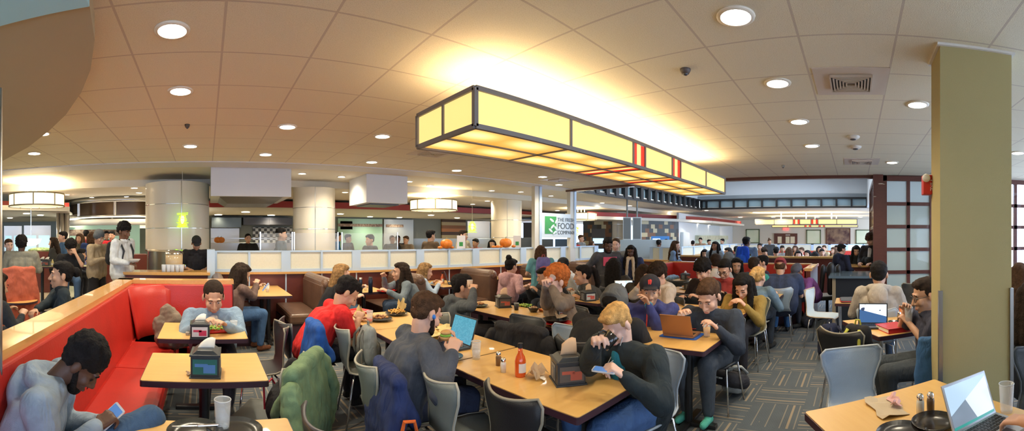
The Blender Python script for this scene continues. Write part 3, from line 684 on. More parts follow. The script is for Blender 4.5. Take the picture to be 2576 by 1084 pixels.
def chair(label, x, y, rot, kind='grey', group=None):
    if kind in CH: return copytree(CH[kind], (x, y, 0), rot, label, group or '')
    c, rc = CCOL[kind]; t = thing('dining_chair', label, 'chair', (x, y, 0), rot, group); CH[kind] = t
    prof = [(.225, .430, .17), (.215, .448, .205), (.10, .452, .222), (-.04, .448, .215), (-.13, .450, .200), (-.185, .475, .185), (-.212, .53, .170), (-.225, .60, .172), (-.236, .67, .195), (-.250, .74, .225), (-.268, .795, .235), (-.280, .828, .200)]
    rows = []
    for j, (y0, z0, w0) in enumerate(prof):
        row = []
        for i in range(13):
            u = -1+i/6; b = max(0, (j-5)/6); row.append((u*w0, y0+.085*b*u*u-.0*b, z0+(.012*u*u if j < 5 else 0)+(.022*u*u if j > 9 else 0)))
        rows.append(row)
    sm = mat('chair_shell_'+kind, c, .42, bump=.25, bscale=220)
    MB().grid(rows).build('seat_shell', sm, t, smooth=True, solid=.011)
    edge = [V(p) for p in rows[0]]+[V(r_[-1]) for r_ in rows[1:]]+[V(p) for p in rows[-1][::-1]][1:]+[V(r_[0]) for r_ in rows[::-1][1:-1]]
    MB().tube(edge, .0085, 6, True).build('rim', mat('chair_rim_'+kind, rc, .35), t, smooth=True)
    for sx in (-1, 1):
        for y0, y1 in ((.13, .21), (-.12, -.22)): MB().tube([(sx*.10, y0, .435), (sx*.17, y0+(y1-y0)*.3, .41), (sx*.215, y1, .0)], .0095, 8).build('leg', CHROME, t, smooth=True)
    return t
def bench(label, x0, y0, w, back_side, d0=0, length=1.3, rot=0, mtl=None, backs='one', h=.97, seatw=.5):
    """leather booth bench, back along the length, built in local axes: x across, y along the wall depth"""
    m_ = mtl or BROWN; t = thing('booth_bench', label, 'bench', (x0, y0, 0), rot)
    MB().box(-.11, .11, 0, length, 0.12, h-.06).cap((0, .06, h-.07), (0, length-.06, h-.07), .105, None, 16).build('backrest', m_, t, bevel=.03, smooth=False)
    for s_ in ((-1, 1) if back_side == 'both' else (back_side,)):
        xa, xb = sorted((s_*.11, s_*(.11+seatw)))
        MB().box(xa, xb, 0, length, .30, .46).build('seat', m_, t, bevel=.04)
        MB().box(xa, xb-.04*s_ if s_ > 0 else xb, .04, length, 0, .30).build('base', EDGE, t)
        e_ = MB().box(xb-.05, xb-.02, -.006, 0, .06, .28) if s_ > 0 else MB().box(xa+.02, xa+.05, -.006, 0, .06, .28); e_.build('corner_strip', CHROME, t)
    return t
def napkin(parent_or_none, name='paper_napkin', c=(.62, .42, .27)):
    pass
ADS = {'red': ((.75, .75, .78), (.65, .05, .12)), 'green': ((.03, .16, .13), (.10, .25, .55)), 'dark': ((.10, .09, .08), (.45, .10, .06)), 'photo': ((.55, .60, .62), (.60, .12, .10))}
def dispenser(label, x, y, rot, s=1.0, ad='red', nap='kraft', z=.75):
    t = thing('napkin_dispenser', label, 'napkin dispenser', (x, y, z), rot); bm_ = mat('dispenser_plastic', (.03, .035, .040), .35)
    w, d, h = .075*s, .080*s, .118*s
    MB()._add([(-w, -d, 0), (w, -d, 0), (w, d, 0), (-w, d, 0), (-w, -d, h), (w, -d, h), (w, d, h), (-w, d, h), (-w*.55, -d*.8, h*1.22), (w*.55, -d*.8, h*1.22), (w*.55, d*.8, h*1.22), (-w*.55, d*.8, h*1.22)],
              [(3, 2, 1, 0), (0, 1, 5, 4), (1, 2, 6, 5), (2, 3, 7, 6), (3, 0, 4, 7), (4, 5, 9, 8), (5, 6, 10, 9), (6, 7, 11, 10), (7, 4, 8, 11), (8, 9, 10, 11)]).build('body', bm_, t, bevel=.004)
    MB().box(-w*1.1, w*1.1, -d*1.1, d*1.1, -.0, .010).box(-w*1.08, w*1.08, -d*1.08, d*1.08, h-.006, h+.006).build('flange', bm_, t, bevel=.002)
    a, b = ADS[ad]
    for sy in (-1, 1):
        c = MB().box(-w*.85, w*.85, sy*(d+.001), sy*(d+.004), .022*s, h-.018*s).build('display_card', mat('card_'+ad, a, .35), t)
        MB().box(-w*.1, w*.72, sy*(d+.004), sy*(d+.0055), .030*s, h*.62).box(-w*.7, w*.2, sy*(d+.004), sy*(d+.0055), h*.52, h*.66).build('card_print', mat('print_'+ad, b, .4), c)
    for sx in (-1, 1): MB().box(sx*(w+.001), sx*(w+.004), -d*.5, d*.5, .02, h*.85).box(sx*(w+.001), sx*(w+.007), -d*.28, d*.28, .03, h*.7).build('side_slot', mat('slot_grey', (.16, .18, .20), .3), t)
    nc = {'kraft': (.66, .45, .29), 'white': (.75, .74, .70)}[nap]; rows = []
    for j in range(5): v = j/4; rows.append([((u*.046+.012*v)*s*(1-.12*v), (-.012+.030*v*v+.010*math.sin(u*2.5)*v)*s, (h*1.18/s+(.082 if nap == 'kraft' else .05)*v-abs(u)**2*.016*v+.012*u*v)*s) for u in (-1, -.5, 0, .5, 1)])
    MB().grid(rows).build('napkin', mat('napkin_'+nap, nc, .9), t, smooth=True, solid=.002)
    return t
GL = mat('tumbler_glass', (.88, .93, .96), .06, alpha=.28, spec=.8)
def tumbler(label, x, y, z=.75, r=.038, h=.12, fill=None, fh=.6, ribs=False, name='drinking_glass', m=None):
    t = thing(name, label, 'glass', (x, y, z))
    MB().lathe([(0, .004), (r*.78, .0), (r*.82, .02), (r, h), (r*.94, h), (r*.76, .014), (0, .012)], n=24).build('tumbler', m or GL, t, smooth=True)
    MB().lathe([(r*.98, h-.003), (r*1.04, h), (r*.98, h+.003), (r*.93, h), (r*.98, h-.003)], n=24).build('rim', mat('glass_rim', (.8, .85, .88), .1, alpha=.7), t, smooth=True)
    if fill: MB().lathe([(0, .014), (r*.75, .014), (r*(.78+.18*fh), h*fh), (0, h*fh)], n=20).build('drink', fill, t, smooth=True)
    return t
def shaker(label, x, y, fill=(.75, .74, .70), z=.75, s=1):
    t = thing('salt_shaker' if fill[0] > .5 else 'pepper_shaker', label, 'shaker', (x, y, z))
    MB().lathe([(0, 0), (.019*s, 0), (.020*s, .055*s), (.016*s, .072*s), (0, .072*s)], n=16).build('glass_body', mat('shaker_%d' % int(fill[0]*100), fill, .2), t, smooth=True)
    MB().lathe([(.017*s, .070*s), (.018*s, .085*s), (.012*s, .095*s), (0, .097*s)], n=16).build('lid', CHROME, t, smooth=True); return t
def bottle(label, x, y, z=.75, s=1, c=(.72, .10, .015), name='sauce_bottle', labelc=(.75, .72, .70)):
    t = thing(name, label, 'bottle', (x, y, z))
    MB().lathe([(0, 0), (.034*s, 0), (.036*s, .01*s), (.036*s, .10*s), (.030*s, .125*s), (.016*s, .15*s), (.014*s, .185*s), (0, .185*s)], n=20).build('bottle_body', mat('bottle_%d' % int(c[0]*100+c[1]*1000), c, .15, coat=.5), t, smooth=True)
    MB().lathe([(.015*s, .182*s), (.017*s, .184*s), (.017*s, .212*s), (0, .214*s)], n=14).build('cap', BLACK, t)
    if labelc: MB().lathe([(.0368*s, .03*s), (.0368*s, .088*s)], n=12, a0=-2.6, a1=-.6).build('label', mat('bottle_label', labelc, .5), t)
    return t
def shaped_tray(label, x, y, rot, w=.34, d=.24, c=(.55, .02, .015), z=.75, name='plastic_tray'):
    t = thing(name, label, 'tray', (x, y, z), rot); m = mat('tray_%d_%d' % (int(c[0]*100), int(c[1]*100)), c, .3)
    k = len(rrect(1, 1, .1)); R_ = []
    for ww, z_ in ((.0, .004), (.86, .004), (.93, .010), (1.0, .024), (1.02, .024), (.94, .003), (.0, .0)):
        R_.append([(px_*1, py_*1, z_) for px_, py_ in (rrect(w*ww, d*ww, .05*ww) if ww else [(0, 0)]*k)])
    b = MB(); b.grid([r_+[r_[0]] for r_ in R_]); b.build('tray_body', m, t, smooth=True); return t
def plate(label, x, y, z=.756, r=.12, c=(.03, .03, .03), cat='plate', name='dinner_plate', bowl=0):
    t = thing(name, label, cat, (x, y, z)); m = mat('ware_%d_%d' % (int(c[0]*100), int(c[1]*100)), c, .18)
    p = [(0, 0), (r*.6, 0), (r, .018+bowl), (r*.98, .021+bowl), (r*.60, .005), (0, .005)]
    MB().lathe(p, n=32).build('dish', m, t, smooth=True); return t
FOOD = {'salad': [(.10, .30, .03), (.35, .45, .08)], 'fries': [(.75, .42, .08), (.62, .30, .05)], 'burger': [(.55, .26, .08), (.30, .12, .05)], 'rice': [(.70, .62, .45), (.45, .20, .08)], 'pizza': [(.75, .38, .08), (.60, .12, .03)], 'bowl': [(.72, .68, .60), (.40, .30, .15)]}
def food(kind, label, x, y, z, r, seed=1, n=14, cat='food'):
    rnd = random.Random(seed); c = FOOD[kind]; nm = {'salad': 'leafy_salad', 'fries': 'french_fries', 'burger': 'burger', 'rice': 'rice_and_meat', 'pizza': 'pizza_slice', 'bowl': 'cereal'}[kind]
    t = thing(nm, label, cat, (x, y, z))
    for i, cc in enumerate(c):
        b = MB()
        for _ in range(n):
            a = rnd.random()*6.28; q = r*math.sqrt(rnd.random())*.85; p = V((q*math.cos(a), q*math.sin(a), .008+rnd.random()*.02*(1-q/r)+.004*i)); e = V((rnd.uniform(-1, 1), rnd.uniform(-1, 1), rnd.uniform(-.2, .5)))*r*.22
            if kind == 'fries': b.cap(p-e, p+e, .006, None, 5)
            elif kind == 'salad': b.ell(p, (r*.18, r*.12, .008), (e.normalized(), V((e.y, -e.x, 0)).normalized(), V((0, 0, 1))), 7, 5)
            else: b.ell(p, (r*.16, r*.16, .012), None, 7, 5)
        b.build(('leaves', 'dressing')[i] if kind == 'salad' else ('base_food', 'topping')[i], mat('food_%s%d' % (kind, i), cc, .6), t, smooth=True)['kind'] = 'stuff'
    return t
def sandwich(label, p, s=1, name='sandwich'):
    t = thing(name, label, 'food', p)
    MB().ell((0, 0, .018), (.05*s, .045*s, .022*s)).build('top_bun', mat('bun', (.62, .34, .12), .6), t, smooth=True)
    MB().lathe([(0, -.006), (.05*s, -.006), (.052*s, .0), (.05*s, .006), (0, .006)], n=14).build('lettuce', mat('lettuce', (.20, .42, .05), .6), t, smooth=True)
    MB().lathe([(0, -.03), (.042*s, -.03), (.05*s, -.018), (.05*s, -.007), (0, -.007)], n=16).build('bottom_bun', mat('bun', (.62, .34, .12), .6), t, smooth=True); return t
def screenm(kind):
    m = mat('screen_'+kind, (.02, .02, .02), .2)
    g = NG(m); vec, (x, y, z) = g.pos(); b = g.n['Principled BSDF']
    if kind == 'code':
        t = g.math('GREATER_THAN', g.math('SINE', g.math('MULTIPLY', z, 700)), .1); n = g.math('GREATER_THAN', g.noise(vec, 60, 2), .52)
        c = g.mix(g.math('MULTIPLY', t, n), (.05, .26, .36), (.10, .36, .46))
    elif kind == 'photo':
        c = g.mix(g.math('GREATER_THAN', g.math('ADD', z, g.math('MULTIPLY', x, .25)), .11), (.03, .10, .25), (.85, .92, 1.0)); c = g.mix(g.math('GREATER_THAN', g.noise(vec, 9, 1), .62), c, (.02, .04, .10))
    elif kind == 'papers': c = g.mix(g.math('GREATER_THAN', g.math('ADD', x, g.math('MULTIPLY', z, .5)), .03), (.16, .21, .27), (.60, .66, .72)); c = g.mix(g.math('GREATER_THAN', g.math('SUBTRACT', z, g.math('MULTIPLY', x, .4)), .135), c, (.40, .55, .70)); c = g.mix(g.math('LESS_THAN', z, .026), c, (.02, .25, .22))
    else: c = g.mix(g.math('GREATER_THAN', g.noise(vec, 20, 1), .5), (.55, .85, .95), (.80, .95, 1.0))
    g.l.new(c, b.inputs['Emission Color']); b.inputs['Emission Strength'].default_value = .62; return m
def laptop(label, x, y, rot, screen='code', lid=(.05, .05, .055), w=.33, d=.23, z=.75, open_=108, sh=None, base=None):
    """screen faces local -Y"""
    t = thing('laptop', label, 'laptop', (x, y, z), rot); m = mat('laptop_%d_%d' % (int(lid[0]*100), int(lid[2]*100)), lid, .35, .3); bm_ = mat('laptop_base%d' % int((base or lid)[2]*100), base or lid, .35, .3); sh = sh or d
    MB().prism(rrect(w, d, .012), .002, .018).build('keyboard_base', bm_, t)
    k = MB()
    for r_ in range(5):
        for c_ in range(12): k.box(-w*.43+c_*w*.072, -w*.43+c_*w*.072+w*.058, -.02+r_*.022, -.02+r_*.022+.017, .018, .0205)
    k.build('keys', BLACK, t)
    MB().box(-.05, .05, -d*.43, -d*.18, .018, .0187).build('trackpad', mat('trackpad', (.12, .12, .13), .3), t)
    a = math.radians(open_-90); pm = Matrix.Translation((0, d/2-.005, .012)) @ Matrix.Rotation(-a, 4, 'X')
    q = MB(); q.T = pm; q.box(-w/2, w/2, -.004, .004, 0, sh); ob = q.build('lid', m, t, bevel=.002)
    q = MB(); q.box(-w/2+.012, w/2-.012, -.0055, -.0042, .014, sh-.012); so = q.build('screen', screenm(screen), ob); so.matrix_local = pm
    return t
def phone(label, p, rotm, face='blue', s=1.0):
    t = thing('smartphone', label, 'phone', p); t.rotation_euler = rotm
    MB().prism(rrect(.072*s, .148*s, .010), -.004, .004).build('phone_body', mat('phone_case', (.7, .72, .75), .3), t)
    MB().prism(rrect(.064*s, .130*s, .004), .004, .0052).build('screen', mat('phone_screen', (.05, .1, .2), .2, emit=.3, ecol=(.12, .28, .65)), t); return t
def mug(label, p, s=1, c=(.015, .014, .014), rot=(0, 0, 0)):
    t = thing('coffee_mug', label, 'mug', p); t.rotation_euler = rot; m = mat('mug_%d' % int(c[0]*100), c, .12, coat=.5)
    MB().lathe([(0, 0), (.036*s, 0), (.040*s, .01), (.041*s, .095*s), (.037*s, .095*s), (.036*s, .012), (0, .01)], n=24).build('cup', m, t, smooth=True)
    MB().tube([(.040*s, 0, .075*s), (.062*s, 0, .070*s), (.070*s, 0, .048*s), (.060*s, 0, .026*s), (.040*s, 0, .022*s)], .006*s, 8).build('handle', m, t, smooth=True); return t
def backpack(label, x, y, z, rot, c=(.03, .03, .035), c2=(.2, .2, .22), s=1.0, tilt=(0, 0), name='backpack'):
    t = thing(name, label, 'backpack', (x, y, z)); t.rotation_euler = (tilt[0], tilt[1], rot)
    b = MB()
    for xx in (-.08, 0, .08): b.cap((xx*s, 0, .10*s), (xx*s*.9, .0, .36*s), .085*s, .075*s)
    remesh(b.build('main_bag', fabric(c), t), .014, 6, .02, .1)
    q = MB(); q.cap((-.06*s, .085*s, .10*s), (-.055*s, .085*s, .20*s), .045*s); q.cap((.06*s, .085*s, .10*s), (.055*s, .085*s, .20*s), .045*s); q.cap((0, .085*s, .10*s), (0, .085*s, .21*s), .05*s)
    remesh(q.build('front_pocket', fabric(c2), t), .012, 5, .01, .08)
    for sx in (-1, 1): MB().tube([(sx*.06*s, -.08*s, .40*s), (sx*.085*s, -.13*s, .33*s), (sx*.09*s, -.14*s, .2*s), (sx*.10*s, -.09*s, .06*s)], .016*s, 8).build('shoulder_strap', fabric(c2), t, smooth=True)
    MB().tube([(-.03*s, 0, .43*s), (-.02*s, 0, .475*s), (.02*s, 0, .475*s), (.03*s, 0, .43*s)], .008*s, 6).build('top_loop', fabric(c2), t); return t
def draped(label, x, y, rot, c, s=1.0, name='jacket', sl=1, zt=.86, low=.25, cat='jacket', puffy=0, extra=None, wide=1.0, over=1.0):
    """coat hung over a chair's back; local -Y is behind the chair"""
    t = thing(name, label, cat, (x, y, 0), rot); b = MB()
    W = .17*s*wide
    for i in range(9):
        u = -1+i/4; e = low+.05*math.sin(i*2.3)
        b.cap((u*W, -.27, zt-.03*u*u), (u*W*1.12, -.305*over, (zt+low)/2), .055*s, .06*s); b.cap((u*W*1.12, -.305*over, (zt+low)/2), (u*W*1.3, -.32*over, e), .06*s, .045*s)
        b.cap((u*W, -.27, zt), (u*W*.9, -.16, zt-.22), .045*s, .035*s)
    b.cap((-W, -.27, zt+.03), (W, -.27, zt+.03), .05*s)
    remesh(b.build('coat_body', fabric(c), t), .012, 8, .045, .14)
    for sx in ((-1, 1) if sl else ()):
        q = MB().cap((sx*W*1.3, -.29, zt-.04), (sx*(W*1.5+.04), -.34, zt-.25), .055*s, .05*s).cap((sx*(W*1.5+.04), -.34, zt-.25), (sx*(W*1.5), -.33, zt-.46), .05*s, .04*s)
        remesh(q.build('sleeve', fabric(c), t), .012, 4, .03, .08)
    return t
def pumpkin(label, p, r=.16, name='pumpkin', lobes=10, flat=.82):
    t = thing(name, label, 'pumpkin' if r > .08 else 'gourd', p); rows = []
    for j in range(13):
        th = -PI/2+PI*j/12; rows.append([((1+.06*abs(math.cos(lobes/2*ph)))*r*math.cos(th)**.8 *math.cos(ph), (1+.06*abs(math.cos(lobes/2*ph)))*r*max(0, math.cos(th))**.8*math.sin(ph), r*flat*(1+math.sin(th))-.06*r*math.exp(-(math.cos(th)*4)**2)*(1 if th > 0 else -1)) if math.cos(th) > 1e-6 else (0, 0, r*flat*(1+math.sin(th))) for ph in [2*PI*i/40 for i in range(41)]])
    MB().grid(rows).build('rind', mat('pumpkin_rind', (.72, .20, .015), .45, var=.1, vscale=20), t, smooth=True)
    MB().cap((0, 0, r*flat*1.9), (r*.12, 0, r*flat*2.25), r*.10, r*.07, 7).build('stem', mat('pumpkin_stem', (.20, .22, .08), .8), t); return t
def downlight(x, y, z, r=.095, power=None, label=None, group='recessed ceiling downlights'):
    t = thing('ceiling_downlight', label, 'ceiling light', (x, y, z), 0, group)
    MB().lathe([(r*.92, -.012), (r*1.15, -.010), (r*1.18, 0), (r*.92, 0), (r*.92, -.012)], n=24).build('trim_ring', mat('lamp_ring', (.85, .78, .65), .4), t, smooth=True)
    MB().lathe([(0, -.004), (r*.93, -.004), (r*.93, -.003)], n=24).build('lens', LAMP, t)
    if power: spot(x, y, z-.05, power)
    return t
# ================================================================ CEILING THINGS
ORD = ['nearest', 'second nearest', 'third nearest', 'fourth nearest', 'fifth nearest', 'sixth nearest', 'seventh nearest', 'eighth nearest', 'ninth nearest', 'farthest']
def row(pts_, z, where, power, r=.095, rr=None, group='recessed ceiling downlights'):
    for i, (px, py) in enumerate(pts_):
        p = P(px, py, rr) if rr else at(px, py, z)
        downlight(p.x, p.y, z, r, power, 'round recessed downlight, %s of the row %s' % (ORD[i], where), group)
row([(433, 75), (454, 228), (479, 367)], TOPZ, 'over the red booth tables', 22)
row([(723, 318), (668, 388)], TOPZ, 'over the aisle right of the red booth', 22)
row([(962, 342), (935, 407)], TOPZ, 'just left of the long lantern fixture', 22)
row([(1149, 428), (1365, 444)], TOPZ, 'behind the long lantern fixture', 22)
row([(105, 335), (86, 385), (178, 423)], TOPZ, 'beside the round tan bulkhead', 22)
row([(1851, 40), (1956, 208), (2010, 305), (2042, 366)], TOPZ, 'right of the long lantern, towards the screens', 14)
row([(2308, 262), (2244, 408)], TOPZ, 'between the air diffuser and the olive pillar', 14)
row([(2560, 384)], TOPZ, 'right of the olive pillar', 14)
row([(760, 436), (859, 444)], TOPZ, 'between the two white hood boxes', 20, .08)
row([(1029, 456), (1082, 466)], TOPZ, 'just right of the smaller white hood box', 20, .08)
row([(868, 483), (1189, 513), (1226, 505)], KZ, 'between the clad columns', 20, .08)
row([(1237, 479), (1310, 482), (1386, 492)], TOPZ, 'over the row of leather booths', 20, .08)
row([(1406, 464), (1515, 510)], TOPZ, 'around the hanging sign', 20, .09)
row([(1584, 517), (1687, 532), (1726, 538), (1777, 529)], TOPZ, 'below the black railing of the well', 20, .1)
row([(1402, 529), (1620, 540), (1650, 548)], KZ, 'in front of the mosaic wall', None, .1)
row([(1650, 560), (1674, 561), (1754, 563), (1783, 566)], 2.325, 'under the curved red band', None, .1)
row([(168, 489), (338, 472), (350, 484)], KZ, 'left of the big clad column', 20, .08)
row([(231, 496), (318, 494), (253, 503)], KZ, 'above the curved steel hood', None, .07)
row([(67, 537), (102, 541), (25, 548)], 2.295, 'under the white soffit at far left', 20, .10)
row([(618, 533), (549, 540), (682, 541)], 2.495, 'over the cooks behind the steel hood box', 25, .16)
row([(856, 538), (931, 545), (874, 550)], 2.495, 'over the green glass of the serving line', 25, .13)
row([(1005, 547), (1084, 541), (1150, 548)], 2.495, 'over the striped wooden panel', 25, .13)
row([(1900, 534), (1963, 533), (2030, 534), (2098, 534)], TOPZ, 'across the front of the far dining room', 30, .15)
row([(1862, 546), (1945, 546), (2056, 546), (2164, 546)], TOPZ, 'across the back of the far dining room', 30, .15)
# the long lantern fixture
FR = mat('bronze_frame', (.20, .19, .19), .45, .2)
def m_lant(name, c, st_): return mat(name, tuple(q*.6 for q in c), .5, emit=st_, ecol=c)
LY = m_lant('amber_panel', (1.0, .70, .24), .48); LYB = m_lant('amber_panel_under', (1.0, .50, .07), .40); LR = m_lant('red_panel', (1.0, .05, .02), .35)
g = NG(LYB); vec, (x, y, z) = g.pos(); b_ = g.n['Principled BSDF']       # bulbs glow through the diffuser as soft spots
sx = g.math('PINGPONG', g.math('ADD', x, 10.0), .25); sy = g.math('PINGPONG', g.math('ADD', g.math('ABSOLUTE', y), .0), .185); d2 = g.math('ADD', g.math('POWER', g.math('MULTIPLY', g.math('SUBTRACT', sx, .25), 5.5), 2), g.math('POWER', g.math('MULTIPLY', g.math('SUBTRACT', sy, .185), 9), 2))
gl = g.math('EXPONENT', g.math('MULTIPLY', d2, -1.0)); g.l.new(g.mix(gl, (1.0, .50, .07), (1.0, .74, .30)), b_.inputs['Emission Color']); g.l.new(g.math('ADD', g.math('MULTIPLY', gl, .45), .36), b_.inputs['Emission Strength'])
def lantern(label, x0, x1, y0, y1, z0, z1, divs, reds, top, group=None, frm=FR, sidem=LY, stems=()):
    t = thing('lantern_fixture', label, 'ceiling light', ((x0+x1)/2, (y0+y1)/2, z0), 0, group); cx, cy = (x0+x1)/2, (y0+y1)/2
    X = lambda x: x-cx; Yy = lambda y: y-cy; h = z1-z0; w_ = .0155
    f = MB()
    for y in (y0, y1):
        for z in (0, h): f.box(X(x0), X(x1), Yy(y)-w_, Yy(y)+w_, z-w_, z+w_)
    for x in (x0, x1):
        for z in (0, h): f.box(X(x)-w_, X(x)+w_, Yy(y0), Yy(y1), z-w_, z+w_)
        for y in (y0, y1): f.box(X(x)-w_, X(x)+w_, Yy(y)-w_, Yy(y)+w_, 0, h)
        f.box(X(x)-w_*.7, X(x)+w_*.7, -w_*.7, w_*.7, 0, h)
    f.box(X(x0), X(x1), -w_*.7, w_*.7, -w_*.6, w_*.6)
    for x in divs:
        for y in (y0, y1): f.box(X(x)-w_*.7, X(x)+w_*.7, Yy(y)-w_*.8, Yy(y)+w_*.8, 0, h)
        f.box(X(x)-w_*.7, X(x)+w_*.7, Yy(y0), Yy(y1), -w_*.6, w_*.6)
    f.build('frame', frm, t)
    xs = sorted([x0]+divs+[x1])
    for a, b in zip(xs[:-1], xs[1:]):
        segs = [(a, b, 0)]
        if any(a < q < b for q in reds): d = (b-a)/3; segs = [(a, a+d, 1), (a+d, b-d, 0), (b-d, b, 1)]
        for p, q, rd in segs:
            for y, sg in ((y0, 1), (y1, -1)): MB().box(X(p), X(q), Yy(y)+sg*.004-.003, Yy(y)+sg*.004+.003, 0, h).build('side_panel', LR if rd else sidem, t)
            MB().box(X(p), X(q), Yy(y0), Yy(y1), .0, .006).build('bottom_panel', LR if rd else LYB, t)
    for x, sg in ((x0, 1), (x1, -1)): MB().box(X(x)+sg*.004-.003, X(x)+sg*.004+.003, Yy(y0), Yy(y1), 0, h).build('end_panel', sidem, t)
    for x in stems: MB().cyl((X(x), 0, h), (X(x), 0, top-z0), .018, n=10).box(X(x)-.05, X(x)+.05, Yy(y0), Yy(y1), h-.02, h).build('hanger', mat('hanger_white', (.7, .68, .6), .5), t)
    return t
lantern('long amber glass lantern with red bands hanging over the dining tables', 1.60, 6.42, 2.10, 2.84, 2.355, 2.60, [2.55, 3.52, 3.76, 4.42, 4.66, 5.55], [3.6, 4.5], TOPZ, stems=(2.73, 3.72, 4.72, 5.72))
def upl(x, y, z, e, sx, sy):
    o = area('lantern_uplight', (x, y, z), sx, e, (1, .80, .48), (PI, 0, 0), sy)
upl(4.0, 2.47, 2.615, 26, 4.6, .6)
# two far lanterns
yl = lambda px, X_: X_*math.cos((px-XC)/F)/math.sin((px-XC)/F)
def zz(py, r_): return CZ-(py-H0)*r_/F
def flant(label, px0, px1, X_, pa, pb, divs, reds):
    ya, yb = yl(px1, X_), yl(px0, X_); t = thing('lantern_fixture', label, 'ceiling light', (X_, (ya+yb)/2, 0)); cy = (ya+yb)/2; z0, z1 = zz(pb, X_), zz(pa, X_)
    ds = [px0]+divs+[px1]; f = MB()
    for z in (z0, z1): f.box(-.03, .03, ya-cy, yb-cy, z-.02, z+.02).box(.57, .63, ya-cy, yb-cy, z-.02, z+.02)
    for d in ds: y = yl(d, X_)-cy; f.box(-.035, .62, y-.02, y+.02, z0, z0+.03).box(-.035, -.0, y-.02, y+.02, z0, z1)
    f.build('frame', FR, t)
    for a, b in zip(ds[:-1], ds[1:]):
        ys, ye = yl(b, X_)-cy, yl(a, X_)-cy; sg = [(ys, ye, 0)]
        if any(a < q < b for q in reds): d = (ye-ys)/3; sg = [(ys, ys+d, 1), (ys+d, ye-d, 0), (ye-d, ye, 1)]
        for p, q, rd in sg: MB().box(-.01, .6, p, q, z0, z1).build('light_panel', LR if rd else m_lant('amber_far', (1.0, .70, .24), .62), t)
    for d in (.25, .5, .75): y = ya+(yb-ya)*d-cy; MB().cyl((.3, y, z1), (.3, y, TOPZ), .03, n=8).build('hanger', WHITE, t)
    area('lantern_uplight', (X_+.3, cy, z1+.03), .6, 60, (1, .78, .45), (PI, 0, 0), yb-ya)
flant('nearer long amber lantern with red stripes in the far room', 1900, 2156, 21, 551, 564, [1948, 1995, 2012, 2040, 2058, 2105], [2000, 2050])
flant('farther narrow amber lantern below the longer one in the far room', 1942, 2158, 24.5, 566, 571, [1982, 2024, 2040, 2060, 2075, 2118], [2030, 2065])
# round drum chandeliers
def drum(label, px, wpx, r_, ya, yb):
    c = P(px, H0, r_); R_ = wpx/2/F*r_; z0, z1 = zz(yb, r_), zz(ya, r_); t = thing('drum_chandelier', label, 'ceiling light', (c.x, c.y, z0)); h = z1-z0
    MB().lathe([(R_, 0), (R_, h)], n=40).build('shade', mat('drum_shade', (.9, .75, .45), .5, emit=.95, ecol=(1, .84, .52)), t, smooth=True)
    MB().lathe([(0, .01), (R_, .01)], n=40).build('diffuser', mat('drum_under', (.8, .6, .3), .5, emit=.6, ecol=(1, .75, .38)), t)
    f = MB()
    for z in (0, h): f.lathe([(R_-.01, z-.015), (R_+.02, z-.015), (R_+.02, z+.015), (R_-.01, z+.015)], n=40)
    for i in range(8): a = i*PI/4+.3; f.box(R_*math.cos(a)-.012, R_*math.cos(a)+.012, R_*math.sin(a)-.012, R_*math.sin(a)+.012, 0, h)
    f.build('frame', mat('drum_frame', (.35, .28, .16), .4, .5), t)
    for k in (-1, 0, 1): MB().cyl((k*R_*.35, 0, h), (k*R_*.35, 0, KZ-z0), .015, n=8).build('rod', WHITE, t)
    area('drum_uplight', (c.x, c.y, z1+.02), R_*1.6, 18, (1, .84, .55), (PI, 0, 0))
drum('round drum chandelier of lit glass at far left', 92, 138, 9.3, 490, 519)
drum('round drum chandelier over the middle of the kitchen side', 1091, 117, 11.0, 505, 529)
drum('round drum chandelier partly behind the tall sign post', 1462, 78, 16.0, 537, 553)
# green cut-glass pendants
for px, py, r_, w_ in ((459, 552, 7.9, 'in front of the clad column'), (1188, 570, 10.5, 'above the big pumpkins'), (1449, 580, 12.5, 'beside the hanging sign')):
    c = P(px, py, r_); t = thing('pendant_lamp', 'small glowing green glass pendant '+w_, 'pendant light', c); b = MB(); rnd = random.Random(px)
    for i in range(11): z = -.14+i*.026; a = rnd.random()*3; w2 = .075+rnd.random()*.03; b.T = Matrix.Translation((0, 0, z)) @ Matrix.Rotation(a, 4, 'Z') @ Matrix.Rotation(.15*rnd.uniform(-1, 1), 4, 'X'); b.box(-w2, w2, -w2*.6, w2*.6, -.007, .007); b.T = None
    b.build('glass_shade', mat('green_glow', (.4, .8, .02), .4, emit=.6, ecol=(.55, .95, .05)), t)
    MB().ell((0, 0, 0), (.035, .035, .08)).build('bulb', mat('bulb_glow', (1, 1, .8), .4, emit=3), t, smooth=True)
    MB().cyl((0, 0, .13), (0, 0, TOPZ-c.z), .004, n=6).build('cord', mat('pale_cord', (.7, .65, .5), .5), t)
# diffusers, smoke alarms, sprinklers
def diffuser(label, px, py, s=.26):
    p = at(px, py, TOPZ); t = thing('air_diffuser', label, 'air vent', (p.x, p.y, TOPZ), 0)
    MB().box(-s-.03, s+.03, -s-.03, s+.03, -.006, 0).build('face_plate', mat('vent_plate', (.70, .62, .54), .5), t)
    b = MB(); dk = MB(); dk.box(-s*.62, s*.62, -s*.62, s*.62, -.010, -.006)
    for i in range(6):
        q = s*.62*(1-i/6.5); q2 = q-.012
        for sx in (-1, 1): b.box(sx*q-.006, sx*q+.006, -q, q, -.028, -.008).box(-q, q, sx*q-.006, sx*q+.006, -.028, -.008)
    dk.build('duct_opening', BLACK, t); b.build('louvre', mat('louvre', (.62, .53, .44), .5), t)
diffuser('square louvred air diffuser in the ceiling left of the olive pillar', 2141, 205); diffuser('small square air diffuser farther back, by the wooden screens', 2168, 406)
diffuser('dusty square air diffuser behind the left end of the long lantern', 1088, 384); diffuser('square air diffuser between the long lantern and the sign', 1405, 452)
